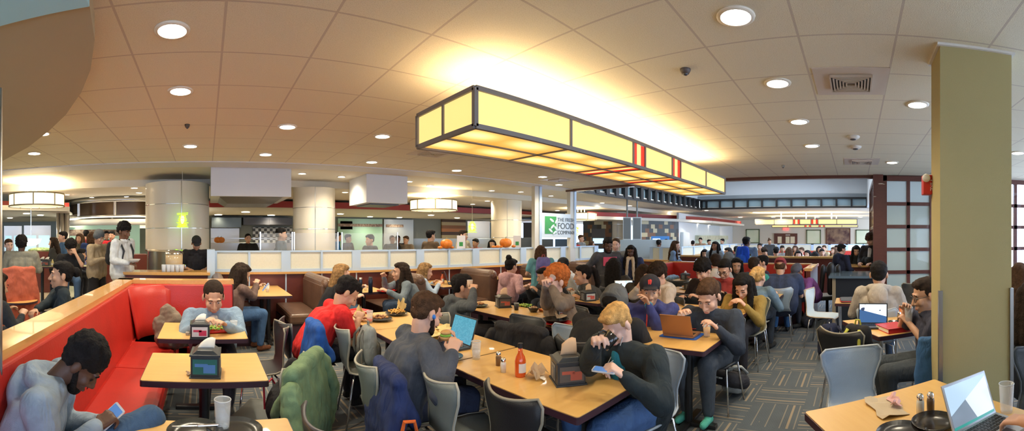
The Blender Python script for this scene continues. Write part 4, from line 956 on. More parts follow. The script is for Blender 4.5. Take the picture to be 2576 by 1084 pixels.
def pod(name, label, px, py, r=.05, z=TOPZ, c=(.7, .66, .6)):
    p = at(px, py, z); t = thing(name, label, name.replace('_', ' '), (p.x, p.y, z))
    MB().lathe([(0, -.035), (r*.7, -.035), (r, -.012), (r, 0), (0, 0)], n=20).build('cover', mat('pod%d' % int(c[0]*100), c, .5), t, smooth=True); MB().lathe([(0, -.05), (r*.4, -.045), (r*.45, -.034)], n=12).build('sensor', DSTEEL, t, smooth=True)
pod('smoke_detector', 'round smoke detector, nearer of two left of the olive pillar', 2146, 343, .085); pod('smoke_detector', 'round smoke detector, farther of two left of the olive pillar', 2152, 368, .085)
pod('ceiling_camera', 'dark ceiling sensor near the top right of the long lantern', 1724, 174, .04, c=(.12, .1, .09)); pod('sprinkler_head', 'small dark sprinkler head over the red booth', 471, 313, .03, c=(.1, .08, .06))
pod('sprinkler_head', 'small sprinkler head above the wooden screens', 1970, 416, .03, c=(.3, .28, .25)); pod('sprinkler_head', 'small brass sprinkler over the left hood box', 790, 459, .05, TOPZ, (.5, .35, .15))
# fire alarm on the pillar and exit sign
t = thing('fire_alarm', 'red fire alarm strobe on the edge of the olive pillar', 'fire alarm', (2.935, -.50, 2.02))
MB().box(-.045, .045, -.045, .02, -.07, .07).build('alarm_box', mat('alarm_red', (.65, .03, .02), .4), t, bevel=.006); MB().ell((-.05, .0, .045), (.022, .03, .03)).build('strobe', mat('strobe', (.85, .85, .85), .2), t, smooth=True)
def text(s, size, m, parent, loc, rot, name='lettering', ext=.003, align='LEFT'):
    c = bpy.data.curves.new(name, 'FONT'); c.body = s; c.size = size; c.extrude = ext; c.align_x = align; o = bpy.data.objects.new(name, c); col.objects.link(o); c.materials.append(m); bpy.context.view_layer.update()
    me = bpy.data.meshes.new_from_object(o.evaluated_get(bpy.context.evaluated_depsgraph_get())); bpy.data.objects.remove(o); o = bpy.data.objects.new(name, me); col.objects.link(o)
    if not me.materials: me.materials.append(m)
    o.parent = parent; o.location = loc; o.rotation_euler = rot; return o
t = thing('fire_lettering', None, None, (0, 0, 0)); bpy.data.objects.remove(t)
fa = [o for o in col.objects if o.name.startswith('fire_alarm')][0]; text('FIRE', .045, mat('alarm_white', (.8, .75, .7), .5), fa, (-.047, -.03, .035), (PI/2, PI/2, -PI/2))
t = thing('exit_sign', 'small red lit exit sign above the far double doors', 'exit sign', (29.95, fy(1977), 2.22))
MB().box(-.05, .05, -.20, .20, -.10, .10).build('sign_box', mat('exit_red', (.8, .05, .05), .5, emit=.8, ecol=(1, .12, .10)), t); text('EXIT', .14, WHITE, t, (-.055, .15, -.05), (PI/2, 0, -PI/2))
# hanging sign between the two posts
sm = (SA+SB)/2; L_ = (SB-SA).length; t = thing('hanging_sign', 'pale sign with green leaf logo and dark lettering between two tall posts', 'sign', (sm.x, sm.y-.05, 1.62), hrot)
MB().box(-L_/2+.1, L_/2-.1, -.02, .02, 0, .62).build('sign_board', mat('sign_pale', (.66, .76, .84), .5), t, bevel=.004)
MB().box(-L_/2+.22, -L_/2+.62, -.026, -.02, .10, .54).build('leaf_logo', mat('leaf_green', (.04, .30, .07), .5), t)
b = MB()
for x, z, s_, a in ((.30, .18, 1, .6), (.36, .28, -1, .7), (.48, .24, 1, .8), (.34, .44, 1, .5), (.5, .42, -1, .9), (.44, .13, -1, .6)):
    b.T = Matrix.Translation((-L_/2+.12+x, -.028, z)) @ Matrix.Rotation(a*s_, 4, 'Y'); b.ell((0, 0, 0), (.085, .003, .032), None, 12, 6)
b.T = None; b.build('leaf', mat('leaf_pale', (.68, .78, .82), .5), t, smooth=True)
SGM = mat('sign_ink', (.06, .08, .10), .5)
for s_, sz, z in (('THE FRESH', .135, .42), ('FOOD', .22, .23), ('COMPANY', .135, .09)): text(s_, sz, SGM, t, (-L_/2+.66, -.024, z), (PI/2, 0, 0))
# ================================================================ KITCHEN SIDE
def kbox(name, label, cat, px0, px1, ya, yb, r_, dep, m, part='body', extra=None):
    if r_ == 'wall':                                # fixed flat on the kitchen's back wall
        yf_ = 16.98-dep; x0, x1 = (yf_*math.tan((q-XC)/F) for q in (px0, px1)); rr_ = yf_/math.cos(((px0+px1)/2-XC)/F); z0, z1 = zz(yb, rr_), zz(ya, rr_); w_ = x1-x0
        t = thing(name, label, cat, ((x0+x1)/2, yf_, z0)); MB().box(-w_/2, w_/2, 0, dep, 0, z1-z0).build(part, m, t, bevel=.004)
        if extra: extra(t, w_, z1-z0, dep)
        return t
    c = P((px0+px1)/2, H0, r_); d, rt = ray((px0+px1)/2); rz = math.atan2(rt.y, rt.x); w_ = (px1-px0)/F*r_; z0, z1 = (0 if yb >= 625 else zz(yb, r_)), zz(ya, r_)
    t = thing(name, label, cat, (c.x, c.y, z0), rz); MB().box(-w_/2, w_/2, 0, dep, 0, z1-z0).build(part, m, t, bevel=.004)
    if extra: extra(t, w_, z1-z0, dep)
    return t
HW = mat('hood_white', (.72, .72, .72), .6)
def hoodx(t, w_, h, dep): MB().box(-w_/2+.1, w_/2-.1, .05, dep-.05, -.09, 0).build('grease_filter', STEEL, t)
t = thing('hood_box', 'big white hood box hanging left over the cooking line', 'extractor hood', (0, 0, 0)); x0, x1 = P(531, H0, 7.75), P(733, H0, 7.75)
MB().box(.09, 1.56, 7.45, 9.0, 2.38, 2.9).build('casing', HW, t); MB()._add([(.25, 7.55, 2.375), (1.42, 7.55, 2.375), (1.42, 8.9, 2.375), (.25, 8.9, 2.375), (.4, 7.75, 2.27), (1.27, 7.75, 2.27), (1.27, 8.7, 2.27), (.4, 8.7, 2.27)], [(0, 1, 5, 4), (1, 2, 6, 5), (2, 3, 7, 6), (3, 0, 4, 7), (4, 5, 6, 7), (3, 2, 1, 0)]).build('grease_filter', mat('filter_steel', (.30, .29, .28), .3, .9), t)
t = thing('hood_box', 'smaller white hood box hanging in the middle of the kitchen side', 'extractor hood', (0, 0, 0))
MB().box(3.11, 4.03, 7.6, 8.6, 2.33, 2.9).build('casing', HW, t); MB().box(3.25, 3.9, 7.75, 8.5, 2.30, 2.33).build('grease_filter', DSTEEL, t)
def doors2(t, w_, h, dep): 
    for s_ in (-1, 1): MB().box(s_*w_/4-w_*.22, s_*w_/4+w_*.22, -.02, 0, h*.06, h*.94).build('door', DSTEEL, t)
kbox('range_hood', 'long dark steel range hood behind the cooks', 'hood', 532, 607, 547, 572, 'wall', .8, mat('hood_grey', (.12, .14, .14), .3, .8))
kbox('wall_oven', 'dark double oven on the back wall of the kitchen', 'oven', 612, 735, 547, 566, 'wall', .6, DSTEEL, 'body', doors2)
kbox('tile_panel', 'black and white chequered tile splashback', 'splashback', 636, 735, 572, 640, 'wall', .05, m_check('check_tile', (.62, .64, .64), (.05, .05, .05), .12), 'tiles')
kbox('steel_backsplash', 'shiny steel splashback behind the left cooking counter', 'splashback', 530, 602, 574, 640, 'wall', .05, STEEL, 'sheet')
kbox('prep_counter', 'steel prep counter with overshelf behind the glass', 'counter', 530, 735, 611, 700, 12.5, .8, STEEL, 'body', lambda t, w_, h, dep: MB().box(-w_/2, w_/2, -.05, .3, h+.12, h+.15).build('overshelf', STEEL, t))
kbox('menu_screen', 'dark menu screen on the serving line wall', 'screen', 856, 887, 556, 577, 'wall', .05, DSTEEL, 'display')
kbox('glass_partition', 'pale green glass partition behind the servers', 'partition', 850, 962, 550, 650, 'wall', .05, mat('green_glass', (.34, .55, .38), .2), 'pane', lambda t, w_, h, dep: MB().box(-w_/2, w_/2, -.02, 0, h*.80, h*.87).build('mosaic_strip', mat('red_mosaic', (.20, .12, .09), .5, rgb2=(.42, .33, .25), vscale=14), t))
kbox('walk_in_door', 'steel framed kitchen doorway with mosaic strip', 'doorway', 966, 1040, 552, 650, 'wall', .1, mat('pale_steel', (.42, .43, .40), .35, .5), 'frame', lambda t, w_, h, dep: MB().box(-w_/2+.1, w_*.15, -.02, 0, h*.80, h*.87).build('mosaic_strip', mat('red_mosaic', (.20, .12, .09), .5), t))
kbox('striped_panel', 'wall panel of orange, cream and dark wood stripes', 'wall panel', 1112, 1172, 551, 640, 'wall', .08, m_bands('wood_stripes', [(.30, .13, .05), (.50, .40, .22), (.09, .05, .03), (.55, .22, .08)], .16), 'boards')
kbox('steel_cabinet', 'tall steel cabinet right of the striped panel', 'cabinet', 1176, 1232, 556, 650, 15, .6, STEEL)
kbox('steel_counter', 'steel worktop under the striped wall panel', 'counter', 1040, 1235, 600, 700, 13.5, .7, mat('blue_steel', (.40, .48, .56), .35, .7))
kbox('dark_opening', 'black open pass behind the rightmost wide column', 'opening', 1316, 1342, 560, 640, 15, .1, BLACK, 'recess')
kbox('pizza_oven', 'black box oven beside the hanging sign', 'oven', 1302, 1341, 598, 640, 10.8, .5, mat('oven_dark', (.07, .08, .085), .35))
kbox('monitor_row', 'dark screens standing below the hanging sign', 'screen', 1360, 1392, 601, 630, 11.2, .08, mat('oven_dark', (.07, .08, .085), .35), 'display')
kbox('monitor_row', 'second dark screen below the sign, nearer the right post', 'screen', 1396, 1432, 601, 630, 11.4, .08, mat('navy_dark', (.03, .07, .13), .35), 'display')
def shelves(t, w_, h, dep):
    for i in range(3): MB().box(-w_*.4, w_*.4, -.01, 0, h*(.25+.22*i), h*(.36+.22*i)).build('shelf_glow', mat('cool_glow', (.3, .5, .7), .4, emit=.8, ecol=(.35, .60, .85)), t)
kbox('drinks_cooler', 'black drinks cooler with lit shelves', 'fridge', 1488, 1522, 575, 640, 17, .7, BLACK, 'body', shelves)
kbox('glass_fridge', 'white glass-fronted fridge of drinks by the mosaic wall', 'fridge', 1612, 1636, 603, 650, 15, .6, mat('fridge_white', (.45, .52, .56), .3), 'body', lambda t, w_, h, dep: [MB().box(-w_*.42, w_*.42, -.01, 0, h*(.3+.2*i), h*(.42+.2*i)).build('bottle_row', mat('mixed_bottles', (.55, .10, .08), .4, rgb2=(.5, .55, .6), vscale=20), t) for i in range(3)])
kbox('vending_machine', 'bright blue lit drinks dispenser by the mosaic wall', 'vending machine', 1638, 1684, 594, 650, 15, .7, mat('vend_blue', (.04, .16, .42), .3, emit=.25), 'body', lambda t, w_, h, dep: MB().box(-w_*.42, 0, -.02, 0, h*.4, h*.95).build('lit_front', mat('vend_white', (.6, .75, .85), .3, emit=.5), t))
for a_, b_, w_ in ((1567, 1588, 'left'), (1591, 1614, 'right')):
    kbox('menu_board', 'tall grey menu board, %s of the pair left of the mosaic' % w_, 'menu board', a_, b_, 546, 603, 14.0, .05, mat('board_frame', (.55, .62, .68), .4), 'frame', lambda t, w2, h, dep: MB().box(-w2*.4, w2*.4, -.006, 0, h*.04, h*.96).cyl((0, .03, h), (0, .03, TOPZ-t.location.z), .03, n=8).build('louvred_panel', mat('board_grey', (.17, .19, .20), .4), t))
kbox('service_counter', 'white service counter front behind the standing students', 'counter', 1560, 1700, 603, 640, 13.2, .3, mat('counter_pale', (.46, .56, .62), .4))
def fdoor(t, w_, h, dep):
    for i in range(2): d_ = MB().box(-w_/2+.04+i*w_/2, -.04+i*w_/2, -.02, 0, h*.1, h*.84).build('glass_door', mat('fridge_glow', (.35, .55, .62), .25, emit=.35, ecol=(.5, .8, .95)), t); MB().box(-w_/2+.04+i*w_/2+.02, -.06+i*w_/2, -.03, -.02, h*.1, h*.3).build('produce', mat('produce', (.10, .22, .05), .6, rgb2=(.40, .40, .20), vscale=12), d_)
kbox('reach_in_fridge', 'steel fridge with two glass doors, leftmost behind the diners', 'fridge', 10, 55, 568, 660, 13.5, .8, STEEL, 'cabinet', fdoor)
kbox('reach_in_fridge', 'wider steel glass-door fridge left of the steel columns', 'fridge', 60, 128, 567, 660, 13.4, .8, STEEL, 'cabinet', fdoor)
kbox('salad_bar', 'brown salad bar under the white heat lamp', 'counter', 60, 150, 633, 720, 12.2, .6, MAHOG, 'body', lambda t, w_, h, dep: MB().ell((0, .3, h+.03), (w_*.4, .2, .09)).build('greens', mat('produce', (.10, .22, .05), .6), t))
kbox('grill_counter', 'dark counter front under the curved hood', 'counter', 235, 370, 640, 760, 11.0, .6, MAHOG)
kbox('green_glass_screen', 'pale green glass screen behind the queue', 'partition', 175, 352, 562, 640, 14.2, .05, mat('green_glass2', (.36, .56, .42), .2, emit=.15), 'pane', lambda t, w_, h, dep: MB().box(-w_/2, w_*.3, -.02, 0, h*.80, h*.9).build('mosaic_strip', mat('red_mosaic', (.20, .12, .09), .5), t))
c = P(78, 606, 9.6); t = thing('heat_lamp', 'white glowing bowl-shaped lamp over the salad bar', 'lamp', c); MB().lathe([(0, -.12), (.12, -.10), (.21, -.04), (.245, .05), (0, .05)], n=28).build('bowl_shade', mat('bowl_glow', (.9, .85, .7), .4, emit=1.6), t, smooth=True); MB().cyl((0, 0, .05), (0, 0, KZ-c.z), .01, n=6).build('stem', CHROME, t)
# glass sneeze guards standing on the half wall
for i, (a_, b_, w_) in enumerate(((655, 735, 'left end of'), (740, 850, 'by the clad column on'), (860, 1000, 'in the middle of'))):
    qa, qb = P(a_, H0, 7.95/math.cos((a_-XC)/F)), P(b_, H0, 7.95/math.cos((b_-XC)/F)); t = thing('sneeze_guard', 'clear glass guard %s the cream half wall' % w_, 'sneeze guard', ((qa.x+qb.x)/2, 7.95, 1.0)); w2 = (qb.x-qa.x)/2
    MB().box(-w2, w2, -.006, .006, .3, .72).build('pane', GLASS, t)
    for s_ in (-1, 1): MB().cyl((s_*w2, 0, 0), (s_*w2, 0, .74), .014, n=8).build('post', CHROME, t)
k_ = thing('serving_counter', 'steel serving counter running behind the cream half wall', 'counter', (0, 0, 0)); MB().box(.3, 7.0, 7.75, 8.3, .9, 1.0).box(.35, 6.95, 7.8, 8.25, 0, .9).build('body', STEEL, k_)
# pumpkins and gourds on the half wall
def onwall(px, back=.0):
    a_ = (px-XC)/F; s_ = (HA.y-HA.x*hd.y/hd.x)/(math.cos(a_)-math.sin(a_)*hd.y/hd.x); return V((math.sin(a_)*(s_+back), math.cos(a_)*(s_+back), 1.392))
MB().box(-.75, .75, 0, .28, -.02, 0).build('shelf_ledge', BLUEW).location = (0, 0, -5)
bpy.data.objects.remove(bpy.data.objects['shelf_ledge'])
for px, w_ in ((1123, 'left'), (1272, 'right')): 
    p = onwall(px, .06); pumpkin('big orange pumpkin on the half wall, %s of the two' % w_, p, .125 if px == 1123 else .135)
for px, r_, w_ in ((1107, .05, 'left of the left pumpkin'), (1137, .045, 'just right of the left pumpkin'), (1252, .05, 'just left of the right pumpkin'), (1242, .045, 'farthest left of the right pumpkin'), (1292, .05, 'right of the right pumpkin'), (1260, .04, 'in front of the right pumpkin')):
    p = onwall(px, .02); pumpkin('small orange gourd '+w_, p, r_, 'gourd', 7, .6)
for px, w_ in ((1160, 'white folded card beside the left pumpkin'), (1301, 'white leaf-print card right of the right pumpkin')):
    p = onwall(px, .03); t = thing('table_tent', w_, 'card', p, head(px, 0)); MB().box(-.09, .09, -.02, -.015, 0, .28).box(-.09, .09, .015, .02, 0, .28).build('card_face', mat('tent_white', (.75, .76, .78), .6), t, bevel=.002); MB().box(-.04, .04, .02, .022, .05, .14).build('card_print', mat('leaf_green', (.04, .30, .07), .5), t)
for px, r_, c_ in ((548, 8.0, (.35, .05, .02)), (556, 8.3, (.70, .20, .02))):
    p = P(px, 601, 9.6); pumpkin('%s pumpkin on the counter behind the glass at left' % ('dark red' if px == 548 else 'bright orange'), (p.x, p.y, 1.50), .085, 'pumpkin')
# counter with juice urn
t = thing('drinks_counter', 'wood-topped drinks counter behind the red booth', 'counter', (-.63, 7.15, 0)); MB().box(-.78, .70, -.25, .25, 1.0, 1.05).build('worktop', RAILW, t, bevel=.004); MB().box(-.74, .66, -.2, .22, 0, 1.0).build('front', MAHOG, t)
p = P(438, H0, 7.25); t = thing('juice_urn', 'clear juice urn with domed steel lid on the drinks counter', 'drink dispenser', (p.x, p.y, 1.05))
MB().lathe([(0, .06), (.13, .06), (.15, .10), (.155, .30), (0, .30)], n=28).build('juice_tank', mat('juice_tank', (.62, .47, .28), .15, alpha=.85), t, smooth=True); MB().lathe([(.165, .30), (.15, .34), (.08, .375), (.02, .385), (0, .385)], n=28).build('lid', CHROME, t, smooth=True)
MB().lathe([(.11, 0), (.12, .06), (.0, .06)], n=20).build('base', CHROME, t); MB().tube([(.14, -.03, .10), (.2, -.05, .10), (.2, -.05, .06)], .014).build('tap', CHROME, t)
PLC = mat('frosty_plastic', (.72, .76, .85), .25, alpha=.55)
for i, px in enumerate((412, 424, 434, 446, 457)): p = P(px, H0, 6.98); tumbler('upturned clear plastic cup, number %s from the left on the drinks counter' % ('one', 'two', 'three', 'four', 'five')[i], p.x, p.y, 1.05, .040, .125, m=PLC, name='plastic_cup')
# ================================================================ DINING FURNITURE
table('light wood booth table at the very front, under a clear tumbler and a dark tray', -.0, 1.70, .80, .63)
table('light wood booth table in the middle of three, with only a napkin dispenser', -.01, 2.87, .80, .62)
table('light wood booth table in front of the woman in the blue cardigan', -.03, 3.97, .80, .68)
table('long light wood table in the foreground with a hot sauce bottle', 1.955, 1.865, .69, 1.17)
table('light wood table under the open laptop of the bearded man', 1.93, 3.06, .74, 1.18)
table('light wood table by the man in the red polo, loaded with trays', 1.93, 4.08, .76, .84)
table('light wood table in front of the red-haired man, with salad and a black cup', 3.36, 3.92, .60, 1.22)
table('light wood table with a black tray stack, nearer end of the red-haired man\'s row', 3.36, 2.91, .62, .78)
table('light wood table holding the copper laptop on a blue mat', 3.35, 1.83, .66, 1.34)
table('light wood table behind the red-haired man, with a dispenser and drink', 4.86, 3.68, .68, .88)
table('light wood table in front of the woman in the olive jacket', 4.74, 1.92, .66, 1.28)
table('light wood table with a dispenser behind the navy pullover man', 6.42, 2.50, .70, 1.2)
table('light wood table by the red banquette under a pale blue folded coat', 7.75, 3.45, .65, .8)
table('light wood table where the blonde ponytail woman leans', 6.33, 1.55, .62, .85)
table('light wood table at the right end of the red banquette, with papers', 7.75, 1.25, .6, .75)
table('light wood table at lower right, turned at an angle, with a silver laptop', 1.80, -.44, 1.25, .88, math.radians(31))
table('small angled table holding a black laptop and a red binder', 4.22, -.35, .80, .70, math.radians(26), legs='four')
table('narrow table with a red and grey laptop sleeve, behind the angled one', 5.82, -.15, .5, .85, 0, legs='four')
for i, (x, w_) in enumerate(((.98, 'between the long-haired woman and the first brown bench'), (2.57, 'between the two women with tall bottles'), (4.33, 'right of the wavy-haired girl'), (5.98, 'in front of the pink hoodie woman'), (7.6, 'at the right end of the brown booths'))):
    yw = HA.y+(x+.35)*hd.y/hd.x-.03; table('booth table against the half wall '+w_, x, (6.17+yw)/2, .66, yw-6.17)
# red banquette on the left: L-shaped run of benches
def redbench(label, L, rot, loc, h=1.05, seatw=.5):
    t = thing('booth_bench', label, 'bench', loc, rot)
    MB()._add([(0, y, z) for y in (0, L) for z in (.1, h)]+[(.12, y, z) for y in (0, L) for z in (.44,)]+[(.05, y, h) for y in (0, L)]+[(.12, y, .1) for y in (0, L)],
      [(0, 1, 6, 4, 8), (9, 5, 7, 3, 2), (1, 3, 7, 6), (6, 7, 5, 4), (4, 5, 9, 8), (8, 9, 2, 0), (0, 2, 3, 1)]).build('backrest', RED, t, bevel=.012)
    n = max(1, round(L/1.3))
    for i in range(n): MB().box(.10, .12+seatw, L*i/n+.002, L*(i+1)/n-.002, .28, .46).build('seat_cushion', RED, t, bevel=.045)
    MB().box(.02, seatw, 0, L, 0, .28).build('base', EDGE, t); return t
redbench('long red vinyl banquette along the left, where the man in the hoodie sits', 4.3, 0, (-.95, .85, 0))
redbench('short red vinyl banquette behind the woman in the blue cardigan', 1.27, -PI/2, (-.94, 5.2, 0))
q = MB(); q.T = None
t = thing('corner_cushion', 'rounded red vinyl corner joining the two left banquettes', 'cushion', (-.94, 5.2, 0))
rows = []
for j in range(11):
    a = PI/2*j/10; rr_ = .50
    def cp(o, z): return (rr_-(rr_-o)*math.cos(a), -(rr_-(rr_-o)*math.sin(a)), z)
    rows.append([cp(.17, .40), cp(.13, .62), cp(.07, .90), cp(.035, 1.03), cp(.0, 1.045)])
MB().grid(rows).build('backrest', RED, t, smooth=True, solid=.02)
MB().prism([(.1, -.75), (.62, -.75), (.62, -.62), (.75, -.62), (.75, -.1), (.45, -.12), (.2, -.25), (.1, -.5)], .28, .458).build('seat_cushion', RED, t, bevel=.02)
BN = [(.20, 'whose back is hidden by the long-haired woman', 1), (1.87, 'with the glossy seat, first from the left', 'both'), (3.52, 'between the scarf woman and the wavy-haired girl', 'both'), (5.14, 'with the tall back left of the pink hoodie', 'both'), (6.78, 'just right of the pink hoodie', 'both'), (8.40, 'at the right end of the row', -1)]
for x, w_, sd in BN: bench('brown leather booth bench '+w_, x, 6.15, 0, sd, length=HA.y+(x+.6)*hd.y/hd.x-.06-6.15)
redbench('long red vinyl banquette across the back of the dining room', 3.2, PI, (8.78, 4.12, 0))
redbench('short red vinyl bench return at the right end of the back banquette', 1.2, PI/2, (8.72, .93, 0)).rotation_euler[2] = PI/2
redbench('short red vinyl bench return at the left end of the back banquette', .8, -PI/2, (8.0, 4.16, 0))
redbench('red vinyl banquette in front of the far cream half wall', 7.4, PI, (19.05, 7.3, 0), .98)
# chairs that nobody sits on
d90 = lambda a: math.radians(a)
def ch(label, px, py, z, rot, kind): p = at(px, py, z); return chair(label, p.x, p.y, rot, kind)
chair('grey perforated chair empty in the foreground, seen from behind', 1.50, 2.02, d90(-98), 'grey')
chair('black shell chair at the near side of the hot sauce table', 1.66, 1.60, d90(-92), 'black')
chair('pale blue-grey chair on the far side of the hot sauce table', 2.66, 2.35, d90(88), 'blue')
chair('black chair beside the pale blue-grey one, behind the napkin dispenser', 2.72, 2.95, d90(95), 'dark')
chair('grey chair with a grey backpack on it, beside the red polo man', 1.42, 3.50, d90(-98), 'grey')
chair('black chair edge at bottom, between the green coat and navy coat', .72, 1.80, d90(-75), 'dark')
chair('black chair pulled out at the end of the cardigan woman\'s table', .47, 3.72, d90(92), 'black')
GC = chair('grey chair under the green puffer coat', .40, 2.72, d90(58), 'grey')
chair('grey chair back between the laptop and the plate of the man with glasses', 2.62, 3.80, d90(-95), 'grey')
chair('dark chair draped with coats under the black tray table', 2.72, 2.62, d90(-80), 'dark')
chair('pale blue chair seen from inside, at the lower right table', 2.80, -.05, d90(112), 'blue')
chair('black shell chair carrying the black and yellow backpack', 3.75, .04, d90(-118), 'black')
chair('white chair turned sideways in the aisle, with a wood-coloured edge', 6.25, .50, d90(168), 'white')
chair('dark shell chair behind the glass at the right edge', 2.52, -1.28, d90(75), 'dark')
chair('black chair beside the frosted screens', 6.8, -.9, d90(60), 'black')
chair('dark chair at the table with the dispenser, behind the navy pullover man', 5.62, 2.35, d90(-90), 'dark')
chair('second dark chair by the far table with the folded coat', 7.2, 3.2, d90(-90), 'dark')
# ================================================================ PEOPLE IN THE DINING ROOM
S_ = {}
def seat_at(pd, kind, label, dy=-.02):
    R = pd['R']; q = R @ V((0, dy, 0))+pd['base']; chair(label, q.x, q.y, pd['rot'], kind)
# 1 front left
a = person('person in a pale blue-grey hoodie slumped on the red bench, looking at a phone', 205, 912, 1.88, 80, pitch=48, S=1.04, hs=1.0, top=(.30, .38, .48), hood=1, skin='f', hair=('curly', 'black'), legs=(.045, .10, .20), arms=((272, 1050, 1.92), (285, 1062, 2.02)), det=2, beard='black', lean=20, hy=0, legdir=-27, knee=.58, kz=.21, nbend=32, spread=.5, g=1.15, curl=1.1)
p = P(272, 1053, 1.95); phone('white-edged phone held by the person in the pale hoodie', p, (math.radians(38), .25, head(272, 0)+.5+PI/2), s=1.1)
a = person('person in a light blue cardigan and white top smiling down at a plate', 537, 748, 4.15, 6, pitch=26, hs=1.26, S=1.06, top=(.23, .34, .48), shirt=(.70, .70, .72), skin='b', hair=('tight', 'dark'), legs=(.03, .03, .05), arms=((519, 806, 3.75), (558, 812, 3.75)), det=2, lean=12, g=1.18, spread=1.3)
a = person('person with very long dark hair and taupe sweater reading a phone in a booth', 607, 690, 5.95, 112, pitch=25, hs=1.25, top=(.16, .10, .085), skin='b', hair=('longf', 'dark'), legs=(.05, .12, .26), shoes=(.14, .05, .02), arms=((648, 708, 6.2), (658, 716, 6.2)), g=1.1, det=1)
S3 = a; p = P(668, 722, 6.1); phone('blue-lit phone in the hands of the long-haired reader', p, (.9, 0, head(668, 100)))
a = person('person with straight light brown hair and a black top, facing right in the second booth', 860, 690, 6.25, 92, pitch=8, hs=1.22, top=(.015, .015, .02), skin='a', hair=('longf', 'dblond'), legs=(.05, .10, .18), arms=((905, 742, 6.0), (915, 720, 6.3)))
a = person('person in a grey sweater and black scarf laughing over two tall bottles', 1008, 684, 6.75, -78, pitch=2, hs=1.22, top=(.16, .20, .23), scarf=(.012, .012, .015), skin='b', hair=('longf', 'dark'), legs=(.05, .08, .14), arms=((964, 690, 6.75), (966, 728, 6.4)))
a = person('person with wavy fair brown hair and a light blue shirt behind the bench back', 1070, 682, 7.6, 105, pitch=12, hs=1.2, top=(.45, .56, .70), skin='a', hair=('bob', 'dblond'), arms=('table', 'table'), det=1)
a = person('person in a bright red polo shirt hunched over a meal', 872, 735, 4.1, 108, pitch=42, hs=1.20, S=1.08, top=(.72, .02, .02), sleeve='short', skin='b', hair=('short', 'black'), legs=(.02, .02, .03), arms=((905, 790, 4.15), (915, 800, 4.4)), det=2, lean=38, g=1.12, hy=8)
RP = a; seat_at(a, 'dark', 'dark chair under the man in the red polo, draped in blue')
a = person('bearded person in a charcoal shirt with blue earbuds eating a sandwich', 1072, 787, 2.84, 112, pitch=26, hy=-14, hs=1.09, S=1.08, top=(.075, .085, .11), skin='a', hair=('short', 'brown'), beard='dark', legs=(.03, .04, .08), arms=((1128, 865, 2.62), (1120, 838, 2.82)), det=2, lean=20, g=1.14, curl=.9)
B8 = a; seat_at(a, 'grey', 'chair under the bearded man, hung with a navy coat')
e_ = MB(); e_.ell(tuple(a['gp'](.088, -.004, -.012)), (.013, .013, .017)).build('earbud', mat('earbud_blue', (.03, .20, .65), .3), a['root'], smooth=True)
sandwich('half-eaten sandwich in the hands of the bearded man', P(1121, 843, 2.69), .72)
a = person('person with glasses and a dark grey hoodie drinking from a tan cup', 1163, 722, 4.95, 98, pitch=6, hs=1.22, top=(.07, .08, .09), hood=1, skin='b', hair=('short', 'black'), glasses=True, legs=(.03, .03, .04), arms=((1190, 722, 4.75), (1176, 745, 5.0)), det=2, lean=14, g=1.08)
seat_at(a, 'grey', 'grey chair of the man with glasses and grey hoodie')
tumbler('tan paper cup at the lips of the man with glasses', P(1182, 708, 4.85).x, P(1182, 708, 4.85).y, P(1182, 724, 4.85).z, .035, .09, m=mat('paper_tan', (.62, .45, .32), .7), name='paper_cup')
a = person('person in a pink hoodie with black hair in a messy bun, seen from behind', 1286, 680, 7.9, 138, pitch=10, hs=1.2, S=1.1, lean=10, top=(.56, .32, .33), hood=1, skin='a', hair=('bun', 'black'), arms=((1330, 715, 7.8), 'table'), legs=(.03, .03, .04))
a = person('person with black hair mostly hidden behind the red-haired man', 1366, 695, 6.9, -60, pitch=15, hs=1.1, top=(.03, .03, .035), skin='b', hair=('short', 'black'), det=0)
a = person('standing person in a teal T-shirt with a flowered backpack', 1361, 634, 7.3, 190, 'stand', pitch=10, hy=20, hs=1.12, top=(.14, .38, .44), sleeve='short', skin='b', hair=('bob', 'brown'), arms=('side', 'carry'), legs=(.05, .08, .14), det=1)
backpack('blue backpack printed with red and white flowers, worn by the person in teal', *(a['world']((0, -.20, a['pel'].z+.12))), a['rot']+PI, (.16, .15, .38), (.50, .10, .12), .85)
a = person('person in a black beanie and white T-shirt in the right-hand booth', 1416, 668, 8.4, -110, pitch=12, hs=1.15, top=(.62, .62, .62), sleeve='short', skin='d', hair=('short', 'black'), beanie=(.012, .012, .014), det=0)
a = person('red-haired person in a brown-grey sweater drinking with both hands', 1399, 706, 4.6, -62, pitch=-4, hs=1.28, S=1.08, top=(.20, .165, .14), skin='e', hair=('mop', 'ginger'), legs=(.03, .03, .04), arms=((1372, 712, 4.3), (1385, 716, 4.38)), det=2, lean=8, g=1.18, spread=1.2, curl=1.0)
seat_at(a, 'dark', 'dark chair under the red-haired man')
t_ = tumbler('glass of pink drink tipped to the red-haired man\'s mouth', *P(1376, 712, 4.32).xy, P(1376, 716, 4.32).z, .036, .12, mat('pink_drink', (.75, .12, .10), .2), .7)
t_.rotation_euler = (0, .9, 0)
a = person('person with a long dark ponytail and grey-striped jacket, in profile facing left', 1466, 692, 6.2, -78, pitch=4, hs=1.2, top=(.06, .065, .07), top2=((.4, .42, .4), .2, .2, 1), skin='b', hair=('pony', 'black'), arms=((1435, 728, 6.0), (1452, 742, 5.9)))
seat_at(a, 'dark', 'dark chair under the ponytailed woman, with a striped backpack')
R_ = a['R']; q = a['base']+R_ @ V((0, -.36, .50)); backpack('grey and white striped backpack on the back of a chair', q.x, q.y, q.z, a['rot']+PI, (.26, .29, .33), (.45, .48, .50), .9)
